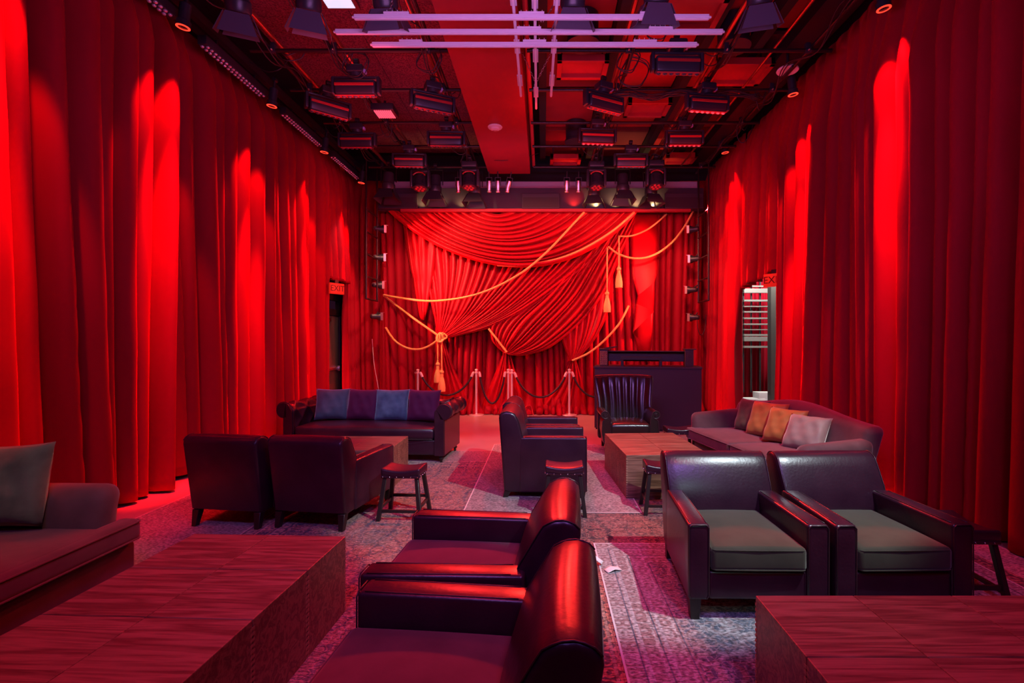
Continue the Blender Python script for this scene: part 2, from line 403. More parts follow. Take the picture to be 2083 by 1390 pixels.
# dark door behind the left opening
dr = bpy.data.objects.new('door_1', None); COL.objects.link(dr); dr['kind'] = 'structure'; dr.location = (XL - .18, 10.92, 0)
b = nb(); box(b, -.06, .0, -.44, .44, .01, 2.15, .004); obj('door_panel', b, 'doorgrey', dr)
b = nb()
for y in (-.5, .44): box(b, -.08, .03, y, y + .06, 0, 2.3, .004)
box(b, -.08, .03, -.5, .5, 2.16, 2.3, .004); obj('door_frame', b, 'black', dr)
b = nb(); box(b, .0, .05, -.36, .36, .98, 1.03, .01); box(b, 0, .07, .30, .38, .95, 1.06, .01); obj('push_bar', b, 'silver', dr)
b = nb(); box(b, .0, .06, -.38, -.10, 2.02, 2.10, .01); obj('door_closer', b, 'silver', dr)

# ================================================================ CURTAINS
def foldfield(L, wmin, wmax, seed):
    rnd = random.Random(seed); ks = [0]
    while ks[-1] < L: ks.append(ks[-1] + rnd.uniform(wmin, wmax))
    am = [rnd.uniform(.55, 1.0) for _ in ks]; sh = [rnd.uniform(-.3, .3) for _ in ks]
    ks = [k * L / ks[-1] for k in ks]
    def f(s, zt, amp):                    # zt: 0 at the floor, 1 at the top
        w = ks[1]
        s2 = s + .10 * math.sin(s * 1.7 + seed) * (1 - zt) + .035 * math.sin(3.1 * zt + s * 2.1 + seed)
        i = 0
        while i < len(ks) - 2 and s2 > ks[i + 1]: i += 1
        u = (s2 - ks[i]) / (ks[i + 1] - ks[i])
        sk = .5 + sh[i] * (.3 + .7 * (1 - zt))
        u = max(0, min(1, u))
        uu = u / sk * .5 if u < sk else .5 + (u - sk) / (1 - sk) * .5
        c = math.sin(PI * uu) ** 1.25
        w_ = ks[i + 1] - ks[i]
        return 1.55 * amp * am[i] * c, -.15 * w_ * am[i] * math.sin(2 * PI * uu) * min(1, amp / .12)
    return f
def wall_curtain(name, label, x, y0, y1, z0, z1, side, seed, amp=.15, w=(.2, .42), header=.6, group=None, bow=0.0, axis='y', hem=None, step=.014, tuck=None, dx=0):
    """pleated curtain hanging on a line; side is the direction the folds stand out"""
    L = y1 - y0; f = foldfield(L, w[0], w[1], seed)
    n = max(8, int(L / step)); zs = [0, .02, .05] + [.05 + .95 * i / 26 for i in range(1, 27)]
    b = nb(); g = []
    for i in range(n + 1):
        s = L * i / n; row = []
        for q in zs:
            z = z0 + (z1 - z0) * q
            fade = min(1, .12 + ((z1 - z) / header)) if header else 1
            a = amp * fade * (1.0 + .35 * (1 - q))
            d, sh_ = f(s, q, a); d += .012 * noise.noise(Vector((s * 3, z * 1.2, seed)))
            if tuck: d += tuck(s, z)
            ss = s + sh_
            zz = z + (hem(s) * (1 - q) if hem else 0)
            if axis == 'y': row.append(b.verts.new((x + side * d + dx * (1 - q), y0 + ss, zz)))
            else: row.append(b.verts.new((y0 + ss, x + side * d, zz)))
        g.append(row)
    for i in range(n):
        for j in range(len(zs) - 1): b.faces.new([g[i][j], g[i + 1][j], g[i + 1][j + 1], g[i][j + 1]])
    o = obj(name, b, 'curtain', smooth=180)
    md = o.modifiers.new('cloth_thickness', 'SOLIDIFY'); md.thickness = .006
    return tag(o, label, 'curtain', group)
TL = 5.45; TR = 5.62
wall_curtain('velvet_curtain', 'red velvet curtain nearest the camera on the left wall, behind the taupe sofa', XL, .2, 3.95, .015, TL, 1, 3, amp=.22, w=(.24, .44), group=None)
wall_curtain('velvet_curtain', 'red velvet curtain with the tallest bright stripe on the left wall, beyond the taupe sofa', XL + .03, 3.9, 5.75, .03, TL, 1, 11, amp=.20, w=(.18, .36))
wall_curtain('velvet_curtain', 'red velvet curtain on the left wall level with the leftmost leather armchair seen from behind', XL - .03, 5.7, 7.9, .05, TL, 1, 17, amp=.17, w=(.2, .36))
wall_curtain('velvet_curtain', 'red velvet curtain on the left wall ending at the dark doorway behind the tufted sofa', XL + .01, 7.85, 9.98, .03, TL, 1, 23, amp=.16, w=(.2, .36))
wall_curtain('door_valance', 'short red velvet valance hanging over the dark doorway on the left', XL, 9.95, 11.2, 2.86, TL, 1, 29, amp=.10, w=(.2, .3))
wall_curtain('velvet_curtain', 'narrow red velvet curtain on the left wall between the dark doorway and the stage corner', XL - .02, 11.12, 11.9, .02, TL, 1, 31, amp=.10, w=(.14, .24))
wall_curtain('velvet_curtain', 'red velvet curtain facing the camera behind the left lamp ladder', 11.75, XL, -3.35, .02, 5.3, -1, 37, amp=.12, w=(.14, .24), axis='x')

wall_curtain('velvet_curtain', 'dark red velvet curtain nearest the camera along the right edge of the picture', XR + .04, .2, 4.3, .015, TR, -1, 41, amp=.20, header=1.3, w=(.20, .40))
wall_curtain('velvet_curtain', 'red velvet curtain with the widest bright stripe on the right wall, behind the olive-cushioned armchairs', XR - .02, 4.25, 6.1, .015, TR, -1, 43, amp=.20, header=1.3, w=(.17, .34))
wall_curtain('velvet_curtain', 'red velvet curtain on the right wall directly behind the camelback sofa', XR, 6.05, 8.05, .03, TR, -1, 47, amp=.16, header=1.3, w=(.2, .34))
wall_curtain('door_valance', 'short dark red velvet valance above the opening in the right wall', XR + .04, 8.0, 9.85, 2.80, TR, -1, 53, amp=.12, w=(.2, .32), hem=lambda s: -.10 * s)
wall_curtain('velvet_curtain', 'red velvet curtain on the right wall between the opening and the black counter', XR - .03, 9.78, 11.9, .02, TR, -1, 59, amp=.14, w=(.14, .24))
wall_curtain('velvet_curtain', 'narrow red velvet curtain facing the camera behind the right lamp ladder', 11.75, 3.15, XR, .02, 5.3, -1, 61, amp=.10, w=(.14, .22), axis='x')
def puddle(seed):
    def t(s, z):
        if z > .45: return 0
        k = (1 - z / .45) ** 1.6
        return k * (.20 + .16 * noise.noise(Vector((s * 5, z * 9, seed))) + .10 * abs(math.sin(s * 9 + seed)))
    return t
YD = 11.45
wall_curtain('stage_curtain', 'pleated red stage curtain at left of the stage, behind the gold knot', YD, -3.62, -1.3, .01, 4.6, -1, 67, amp=.13, w=(.12, .22), axis='x', tuck=puddle(1), header=.2)
wall_curtain('stage_curtain', 'pleated red stage curtain in the middle of the stage, behind the velvet-rope barrier', YD + .03, -1.35, 1.3, .01, 4.6, -1, 71, amp=.13, w=(.12, .22), axis='x', tuck=puddle(2), header=.2)
wall_curtain('stage_curtain', 'pleated red stage curtain at right of the stage, behind the black counter', YD, 1.25, 3.55, .01, 4.6, -1, 73, amp=.13, w=(.12, .24), axis='x', tuck=puddle(3), header=.2)

def draped(name, label, Lp, Rp, nf, amp, Y0, Y1=None, seed=0, belly=.1, cat='drape', rows=56, gather=.25, m='drape', sharp=.8, jit=.35, puddle_=False):
    """a length of cloth whose folds run from the top edge to where it is gathered"""
    Y1 = Y0 if Y1 is None else Y1; rnd = random.Random(seed)
    Lc = cr([(x, y, 0) for x, y in Lp], 12); Rc = cr([(x, y, 0) for x, y in Rp], 12)
    def at(c, t):
        k = t * (len(c) - 1); i = min(int(k), len(c) - 2); return c[i].lerp(c[i + 1], k - i)
    cuts = [0] + sorted(min(.985, max(.015, (i + rnd.uniform(-jit, jit)) / nf)) for i in range(1, nf)) + [1]
    am = [rnd.uniform(.45, 1) for _ in range(nf)]; per = 9; b = nb(); g = []
    W0 = (at(Lc, 0) - at(Rc, 0)).length
    us = [(cuts[i] + (cuts[i + 1] - cuts[i]) * k / per, i, k / per) for i in range(nf) for k in range(per)] + [(1, nf - 1, 1)]
    for r in range(rows + 1):
        v = r / rows; A, B = at(Lc, v), at(Rc, v); W = (A - B).length / max(W0, 1); row = []
        Yc = Y0 + (Y1 - Y0) * v - belly * math.sin(PI * min(1, v * 1.05))
        for u, i, k in us:
            wob = .014 * math.sin(6 * v + u * 17 + seed) * (1 - v * .6)
            p = A.lerp(B, min(1, max(0, u + wob * math.sin(PI * u))))
            c = (.5 - .5 * math.cos(2 * PI * k)) ** sharp
            d = amp * am[i] * c * max(gather, min(1.0, W * 1.1)) + .012 * noise.noise(Vector((u * 9, v * 3, seed)))
            edge = .10 * (1 - abs(2 * u - 1) ** 6)
            pp = P(p.x, p.y, Yc - d - edge)
            if puddle_ and v > .88: pp.y -= (v - .88) * 1.0 * (.6 + .8 * abs(noise.noise(Vector((u * 3, v * 8, seed))))); pp.z = max(pp.z, .012)
            if puddle_: pp.z = max(pp.z, .012)
            row.append(b.verts.new(pp))
        g.append(row)
    for r in range(rows):
        for i in range(len(us) - 1): b.faces.new([g[r][i], g[r][i + 1], g[r + 1][i + 1], g[r + 1][i]])
    o = obj(name, b, m, smooth=180); md = o.modifiers.new('cloth_thickness', 'SOLIDIFY'); md.thickness = .008
    return tag(o, label, cat)
draped('gathered_drape', 'large red drape swept diagonally down to the gold knot at the left of the stage',
       [(842, 470), (862, 560), (878, 620), (887, 660), (892, 686)], [(1308, 418), (1243, 505), (1165, 572), (1080, 630), (1005, 664), (945, 680), (901, 690)], 25, .15, 11.36, 11.1, seed=4, belly=.16)
draped('gathered_drape', 'red drape curving from the upper right down to the centre tie of the stage',
       [(1180, 480), (1080, 590), (1005, 650), (1000, 690), (1025, 718)], [(1306, 428), (1262, 520), (1228, 600), (1180, 660), (1120, 706), (1070, 722), (1036, 722)], 15, .15, 11.40, 11.1, seed=9, belly=.12)
draped('gathered_drape', 'small fan of red drape gathered by the rope right of centre',
       [(1140, 640), (1140, 680), (1150, 712), (1161, 734)], [(1246, 560), (1238, 630), (1210, 690), (1170, 736)], 8, .09, 11.3, 11.15, seed=14, belly=.05)
draped('drape_tail', 'red drape tail falling to the floor beneath the gold knot',
       [(887, 688), (884, 740), (868, 795), (846, 846)], [(903, 690), (922, 745), (948, 800), (968, 846)], 6, .11, 11.34, 11.34, seed=19, belly=.05, gather=.5, puddle_=True)
draped('drape_tail', 'red drape tail spreading to the floor beneath the centre rope tie',
       [(1024, 718), (1005, 765), (985, 810), (972, 846)], [(1038, 720), (1052, 770), (1062, 810), (1068, 846)], 5, .11, 11.36, 11.36, seed=22, belly=.03, gather=.5, puddle_=True)
draped('drape_tail', 'red drape tail slanting to the floor beneath the rope tie right of centre',
       [(1159, 734), (1140, 775), (1110, 815), (1085, 846)], [(1172, 735), (1184, 775), (1192, 815), (1200, 846)], 6, .11, 11.36, 11.36, seed=25, belly=.03, gather=.5, puddle_=True)
draped('drape_swag', 'small red swag with deep folds hanging at upper left under the big swag',
       [(820, 455), (830, 520), (842, 580), (853, 640), (858, 652)], [(892, 500), (886, 545), (878, 590), (868, 635), (862, 652)], 4, .12, 11.22, seed=31, belly=.1, sharp=1)
# ---- the big swag: nested U folds
def big_swag():
    nf, per, T = 13, 10, 90; rnd = random.Random(5); b = nb(); g = []
    cuts = [0] + sorted((i + rnd.uniform(-.3, .3)) / nf for i in range(1, nf)) + [1]; am = [rnd.uniform(.5, 1) for _ in range(nf)]
    ss = [(cuts[i] + (cuts[i + 1] - cuts[i]) * k / per, i, k / per) for i in range(nf) for k in range(per)] + [(1, nf - 1, 1)]
    for s, i, k in ss:
        row = []
        for q in range(T + 1):
            t = q / T
            xl = 985 - 200 * s ** .85; xr = 1040 + 262 * s ** .9
            sag = 12 + 108 * s
            c = 4 * t * (1 - t); tt = t + .05 * math.sin(PI * t) * s
            x = xl + (xr - xl) * tt; y = 424 + sag * (c ** .9) * (1 - .10 * (t - .5))
            gat = .35 + .65 * min(1, c * 1.3)
            d = .16 * am[i] * (.5 - .5 * math.cos(2 * PI * k)) ** .8 * gat
            Y = 11.02 - .22 * c * (.4 + .6 * s) - d + .15 * (1 - s) * .3
            row.append(b.verts.new(P(x, y, Y)))
        g.append(row)
    for a, c in zip(g, g[1:]):
        for q in range(T): b.faces.new([a[q], a[q + 1], c[q + 1], c[q]])
    o = obj('stage_swag', b, 'drape', smooth=180); md = o.modifiers.new('cloth_thickness', 'SOLIDIFY'); md.thickness = .008
    tag(o, 'large red swag of nested curved folds hanging under the middle of the stage header', 'drape')
big_swag()
# ---- loose folded banner with zigzag creases
b = nb()
st = [((1284, 432), (1338, 432), 0), ((1286, 560), (1338, 556), .02), ((1297, 602), (1331, 574), .10), ((1294, 618), (1330, 634), .0), ((1287, 676), (1329, 636), .16), ((1289, 679), (1322, 712), .02), ((1300, 722), (1322, 740), .0)]
gg = []
for a, c, o_ in st:
    n_ = 8; row = []
    for i in range(n_ + 1):
        t = i / n_; row.append(b.verts.new(P(a[0] + (c[0] - a[0]) * t, a[1] + (c[1] - a[1]) * t, 11.25 - o_ * 1.3 - .02 * math.sin(PI * t))))
    gg.append(row)
for a, c in zip(gg, gg[1:]):
    for i in range(8): b.faces.new([a[i], a[i + 1], c[i + 1], c[i]])
o = obj('folded_drape', b, 'drape', smooth=25); md = o.modifiers.new('cloth_thickness', 'SOLIDIFY'); md.thickness = .01
tag(o, 'flat red drape strip with sharp zigzag folds at the right of the stage', 'drape')

# ================================================================ ROPES AND TASSELS
def rope(label, pts, Y=10.85, r=.021, name='gold_rope'):
    w = [P(*p[:2], p[2] if len(p) > 2 else Y) for p in pts]
    b = nb(); tube(b, resample(cr(w, 10), .012), r, 12, twist=55, lobes=3, depth=.3)
    return tag(obj(name, b, 'rope', smooth=180), label, 'rope')
rope('longest gold rope, sweeping from the left edge of the stage up to the header', [(781, 600, 11.3), (800, 604, 11.0), (850, 611, 10.8), (893, 612, 10.7), (950, 604), (1000, 588), (1050, 562), (1085, 537), (1125, 500), (1188, 432, 10.9)], Y=10.66)
rope('gold rope running straight down from the left edge of the stage to the gold knot', [(781, 602, 11.3), (835, 643, 10.95), (893, 684, 10.8)], Y=10.8)
rope('gold rope hanging in a shallow loop left of the gold knot', [(785, 667, 11.3), (802, 692), (825, 707), (850, 711), (873, 704), (893, 690, 10.82)], Y=10.9)
rope('gold rope crossing behind the long rope and rising to the upper right of the stage', [(1012, 540, 10.8), (1050, 540), (1095, 536), (1150, 522), (1200, 499), (1250, 467), (1290, 432, 10.9)], Y=10.72)
rope('short gold rope slanting down to the centre tie', [(994, 669, 10.95), (1012, 692), (1031, 717)], Y=10.9)
rope('gold rope rising from the right-hand tie towards the zigzag drape', [(1164, 734), (1198, 718), (1230, 692), (1260, 658), (1279, 622, 11.0)], Y=10.95)
rope('gold rope hung in a wide loop across the upper right of the stage', [(1237, 502, 11.0), (1258, 517), (1290, 526), (1325, 521), (1362, 498), (1392, 462), (1414, 422, 11.1)], Y=10.95)
rope('thin gold rope looping under the header above the right-hand tassel', [(1258, 481, 11.0), (1285, 480), (1315, 468), (1340, 450), (1356, 436, 11.1)], Y=10.98, r=.017)
def tassel(label, px, y_top, y_ball, y_skirt, y_end, Y, rod=.014):
    top = P(px, y_top, Y); c = P(px, y_ball, Y); sk = P(px, y_skirt, Y); e = P(px, y_end, Y)
    t = thing('gold_tassel', label, 'tassel', c)
    b = nb(); tube(b, resample([top - c, Vector((0, 0, .03))], .012), rod, 10, twist=70, lobes=3, depth=.3); obj('cord', b, 'rope', t, smooth=180)
    b = nb(); lathe(b, [(.012, .075), (.022, .06), (.018, .045), (.030, .03), (.045, .01), (.047, -.005), (.036, -.03), (.024, -.04), (.034, -.048), (.034, (sk - c).z)]); obj('bulb', b, 'tassel', t)
    L = (sk - e).z; z0 = (sk - c).z; b = nb(); tt = nb(); rings = []
    for q in range(9):
        v = q / 8; r = .034 + .044 * math.sin(min(1, v * 1.25) * PI / 2) - .006 * v * v
        rings.append([tt.verts.new(((r + .004 * (k % 2)) * math.cos(2 * PI * k / 44), (r + .004 * (k % 2)) * math.sin(2 * PI * k / 44), z0 - L * v + (.006 * (k % 3) if q == 8 else 0))) for k in range(44)])
    for a, c2 in zip(rings, rings[1:]):
        for k in range(44): tt.faces.new([a[k], a[(k + 1) % 44], c2[(k + 1) % 44], c2[k]])
    tt.faces.new(rings[-1]); merge(b, tt); obj('fringe', b, 'tassel', t, smooth=60)
    return t
tassel('gold tassel hanging from the knot, the higher of the two side by side', 890.5, 690, 741, 752, 779, 10.72)
tassel('gold tassel hanging from the knot, the lower of the two side by side', 898.5, 690, 757, 768, 797, 10.70)
tassel('gold tassel at right of the stage, the lower left one of the separate pair', 1235, 504, 597, 606, 636, 10.9)
tassel('gold tassel at right of the stage, the upper right one of the separate pair', 1259, 482, 547, 556, 586, 10.9)
b = nb()
for k in range(4):
    c = P(896, 688, 10.74); a = k * .8
    pts = [c + Vector((math.cos(t) * .075 * math.cos(a), -.03 + .045 * math.sin(a + t), math.sin(t) * .085 + .02 * math.sin(a))) for t in [2 * PI * i / 28 for i in range(28)]]
    tube(b, pts, .020, 10, closed=True)
tube(b, cr([P(888, 684, 10.7), P(900, 678, 10.68), P(909, 686, 10.7), P(896, 694, 10.68)], 8), .018, 10)
tag(obj('rope_knot', b, 'rope', smooth=180), 'thick gold rope knot cinching the big diagonal drape', 'knot')
# ================================================================ RUGS
zr = [0.0]
def add_rug(label, x0, x1, y0, y1, th, order, m, rz=0):
    w, h = x1 - x0, y1 - y0; b = nb()
    z0 = .001 + order * .0035; t = nb(); n = 40
    V = [[t.verts.new((-w / 2 + w * i / n, -h / 2 + h * j / n, z0 + th + .0006 * noise.noise(Vector((i * .7, j * .7, order))))) for j in range(n + 1)] for i in range(n + 1)]
    for i in range(n):
        for j in range(n): t.faces.new([V[i][j], V[i + 1][j], V[i + 1][j + 1], V[i][j + 1]])
    bl = [t.verts.new((sx * w / 2, sy * h / 2, z0)) for sx, sy in ((-1, -1), (1, -1), (1, 1), (-1, 1))]
    t.faces.new(bl[::-1])
    for (a, c), ed in (((0, 1), [V[i][0] for i in range(n + 1)]), ((1, 2), [V[n][j] for j in range(n + 1)]), ((2, 3), [V[n - i][n] for i in range(n + 1)]), ((3, 0), [V[0][n - j] for j in range(n + 1)])):
        t.faces.new([bl[c], bl[a]] + ed)
    merge(b, t)
    o = obj('rug', b, m(w, h), smooth=30, loc=((x0 + x1) / 2, (y0 + y1) / 2, 0)); o.rotation_euler.z = rz
    return tag(o, label, 'rug')
add_rug('pale grey-mauve worn rug on the left floor between the taupe sofa and the leather armchairs', -3.75, -2.2, 1.2, 5.4, .003, 0,
        lambda w, h: rug('rug_pale_mauve', w, h, (.32, .24, .24), (.18, .12, .14), (.38, .31, .29), (.42, .37, .34), .5, 1.3, border=False))
add_rug('plain mauve flat rug under the tufted leather sofa', -3.6, -.72, 6.2, 7.5, .003, 0,
        lambda w, h: rug('rug_plain_mauve', w, h, (.36, .22, .20), (.30, .18, .18), (.38, .24, .22), (.38, .26, .24), .7, 1.4, border=False))
add_rug('rust and navy persian rug in the left middle of the floor', -2.55, .45, 1.1, 6.83, .004, 1,
        lambda w, h: rug('rug_rust', w, h, (.34, .12, .09), (.03, .03, .08), (.44, .25, .19), (.42, .29, .25), .25, 1.7))
add_rug('dark red and black persian rug under the stools in the right middle of the floor', .0, 3.3, 3.2, 6.4, .003, 2,
        lambda w, h: rug('rug_dark_red', w, h, (.26, .08, .07), (.015, .01, .02), (.36, .18, .13), (.34, .23, .20), .2, 1.5))
add_rug('distressed grey rug in the middle of the floor under the two armchairs facing right', -.76, .93, 4.78, 7.9, .003, 4,
        lambda w, h: rug('rug_distressed_grey', w, h, (.26, .18, .18), (.10, .06, .08), (.34, .27, .25), (.46, .40, .37), .48, 1.8, border=False))
add_rug('narrow ornate red-bordered rug peeking out between the nearest armchair and the blue-grey rug', -.9, .62, .6, 3.95, .003, 3,
        lambda w, h: rug('rug_red_border', w, h, (.30, .09, .08), (.05, .04, .06), (.50, .20, .15), (.40, .26, .22), .12, 2.0))
RUG_A = add_rug('blue-grey and rose persian rug under the two olive-cushioned armchairs', .40, 3.15, .9, 4.06, .003, 5,
        lambda w, h: rug('rug_blue_grey', w, h, (.055, .09, .13), (.40, .40, .38), (.27, .19, .18), (.40, .43, .43), .12, 1.0))
add_rug('pale rose flat rug beside the right wall under the far right stool', 2.35, 3.62, 2.2, 5.2, .003, 1,
        lambda w, h: rug('rug_pale_rose', w, h, (.48, .36, .34), (.38, .28, .27), (.52, .42, .40), (.55, .46, .43), .6, 1.2, border=False))
FZ = .004      # furniture stands on the rugs

# ================================================================ ARMCHAIRS
def leg_sq(x, y, h, top=.052, bot=.036, dx=0, dy=0, m='legwood', parent=None):
    b = nb(); t = nb(); bmesh.ops.create_cube(t, size=1)
    for v in t.verts:
        k = v.co.z + .5; s = bot + (top - bot) * k
        v.co = Vector((x + v.co.x * s + dx * (1 - k), y + v.co.y * s + dy * (1 - k), h * k))
    bmesh.ops.bevel(t, geom=t.edges[:], offset=.003, segments=1, affect='EDGES'); merge(b, t)
    return obj('leg', b, m, parent)
def armchair(label, seat_m, W=.81, D=.88, ah=.575, lh=.135, bh=.808, seat=.445, group=None, taper=.10, name='leather_armchair', lean=.07, aw=.125, bw=None):
    t = thing(name, label, 'armchair'); hw = W / 2; yf = -D / 2; yr = D / 2
    def tp(co): k = (co.y - yf) / D; return Vector((co.x * (1 - taper * max(0, k)), co.y, co.z))
    for s in (-1, 1):
        b = nb(); x0, x1 = sorted((s * hw, s * (hw - aw)))
        rb(b, x0, x1, yf, yr - .17, lh, ah, .020, (2, 6, 4), crown=.004, fn=tp); a = obj('arm', b, 'leather', t)
        xa, xb = x0 + .006, x1 - .006; y = yf - .001
        b = nb(); tube(b, [tp(Vector(p)) for p in ((xa + .012, y, lh + .01), (xa, y, lh + .03), (xa, y, ah - .02), (xa + .015, y, ah - .004), (xb - .015, y, ah - .004), (xb, y, ah - .02), (xb, y, lh + .03), (xb - .012, y, lh + .01))], .0035, 6)
        obj('piping', b, 'stitch', a, smooth=180)
        for xx in (x0 + .014, x1 - .014):
            b = nb(); tube(b, [tp(Vector((xx, yf + .03 + (D - .26) * i / 8, ah + .001))) for i in range(9)], .003, 6); obj('piping', b, 'stitch', a, smooth=180)
    hi = hw - aw
    b = nb(); rb(b, -hi - .004, hi + .004, yf + .012, yr - .14, lh, seat - .145, .018, (6, 4, 2), fn=tp); obj('seat_base', b, 'leather', t)
    # backrest: side profile (y, z)
    pr = [(yr - .06, lh), (yr - .012, lh + .02), (yr + lean, bh - .07), (yr + lean - .005, bh - .04), (yr + lean - .03, bh - .012), (yr + lean - .07, bh + .002), (yr + lean - .12, bh - .004),
          (yr + lean - .165, bh - .03), (yr + lean - .20, bh - .09), (yr - .20, ah + .02), (yr - .235, seat + .03), (yr - .24, seat - .02), (yr - .20, lh)]
    def bk(co):
        k = (co.z - lh) / (bh - lh); w = (bw or 1 - taper * .95) - .015 * math.cos(k * 3)
        front = max(0, 1 - abs(co.y - (yr + lean - .2)) / .3)
        u = co.x / hw; c = (1 - u * u)
        return Vector((co.x * w, co.y - .016 * c * (1 if co.y < yr - .05 + lean * k else -.3), co.z + .010 * c * max(0, k - .5)))
    b = nb(); prism(b, pr, -hw, hw, .026, 4, fn=bk, nx=8); bo = obj('backrest', b, 'leather', t, smooth=50)
    for s in (-1, 1):
        b = nb(); pts = [bk(Vector((s * (hw - .012), p.x, p.y))) for p in resample([(y, z, 0) for y, z in pr[3:12]], .03)]
        cen = Vector((0, sum(p.y for p in pts) / len(pts), sum(p.z for p in pts) / len(pts)))
        tube(b, [p + Vector((0, (p.y - cen.y) * .004, (p.z - cen.z) * .004)) for p in pts], .0035, 6); obj('piping', b, 'stitch', bo, smooth=180)
    b = nb(); rb(b, -hi + .004, hi - .004, yf - .012, yr - .20, seat - .14, seat, .030, (8, 8, 2), crown=.030, fn=tp); c = obj('seat_cushion', b, seat_m, t, smooth=180)
    for z in (seat - .015, seat - .128):
        b = nb(); x = hi - .012; y0, y1 = yf - .006, yr - .22; q = .02
        tube(b, [tp(Vector(p)) for p in ((-x, y1, z), (-x, y0 + q, z), (-x + q * .4, y0 + q * .2, z), (-x + q, y0 - .003, z), (0, y0 - .006, z), (x - q, y0 - .003, z), (x - q * .4, y0 + q * .2, z), (x, y0 + q, z), (x, y1, z))], .0045, 6)
        obj('piping', b, seat_m, c, smooth=180)
    for sx in (-1, 1):
        leg_sq(sx * (hw - .045), yf + .045, lh + .01, .07, .048, 0, -.0, parent=t)
        leg_sq(sx * (hw * (1 - taper) - .05), yr - .05, lh + .01, .07, .045, sx * .005, .03, parent=t)
    return t
def put(t, x, y, deg, sc=(1, 1, 1)):
    t.location = (x, y, FZ); t.rotation_euler = (0, 0, R(deg)); t.scale = sc; return t
GA = 'dark leather club armchairs'
a = armchair('purple-black leather armchair with pale olive velvet seat at right front, nearer the middle aisle', 'mohair_green'); put(a, 1.25, 3.37, -1)
r2 = put(dup(a, 'purple-black leather armchair with dark olive velvet seat at far right, beside the far right stool'), 2.075, 3.37, 1.5)
l1 = armchair('dark leather armchair seen from behind, leftmost of the pair with its back to the camera', 'mohair_mauve', taper=.08)
put(l1, -2.71, 4.86, 172, (.92, 1, 1))
l2 = put(dup(l1, 'dark leather armchair seen from behind whose right arm reaches the wood block table and stool'), -1.955, 4.81, 171.5, (.91, 1, 1))
c1 = armchair('dark leather armchair facing left in the centre, the one further back of the near pair', 'mohair_mauve', taper=.08, bw=.80)
put(c1, -.345, 2.735, -93.5, (1.12, 1.06, 1))
c2 = put(dup(c1, 'dark leather armchair facing left at bottom centre, nearest of all to the camera'), -.345, 1.80, -94, (1.12, 1.06, 1))
m1 = armchair('dark purple leather armchair facing right in mid-room, with a stool against its side', 'mohair_mauve', W=.73, D=.86, ah=.635, lh=.07, bh=.90, seat=.50, taper=.03, lean=.04)
put(m1, .02, 5.57, 89)
m2 = put(dup(m1, 'leather armchair facing right, half hidden behind the other one facing right'), .0, 6.31, 88)
for i, (px, py, w_, h_, a_) in enumerate(((1237, 1174, .115, .06, 25), (1222, 1158, .05, .10, 70))):
    b = nb(); t0 = nb(); n_ = 6
    V = [[t0.verts.new((j / n_ * w_, k / n_ * h_, .004 + .012 * math.sin(j * .55 + i) ** 2)) for k in range(n_ + 1)] for j in range(n_ + 1)]
    for j in range(n_):
        for k in range(n_): t0.faces.new([V[j][k], V[j + 1][k], V[j + 1][k + 1], V[j][k + 1]])
    merge(b, t0); g = G(px, py)
    o = obj('care_tag', b, 'paper', RUG_A, smooth=60); o['label'] = 'white paper care tag'
    md = o.modifiers.new('paper_thickness', 'SOLIDIFY'); md.thickness = .001
    o.location = g - RUG_A.location + Vector((0, 0, .024)); o.rotation_euler = (R(30 * i), 0, R(a_))

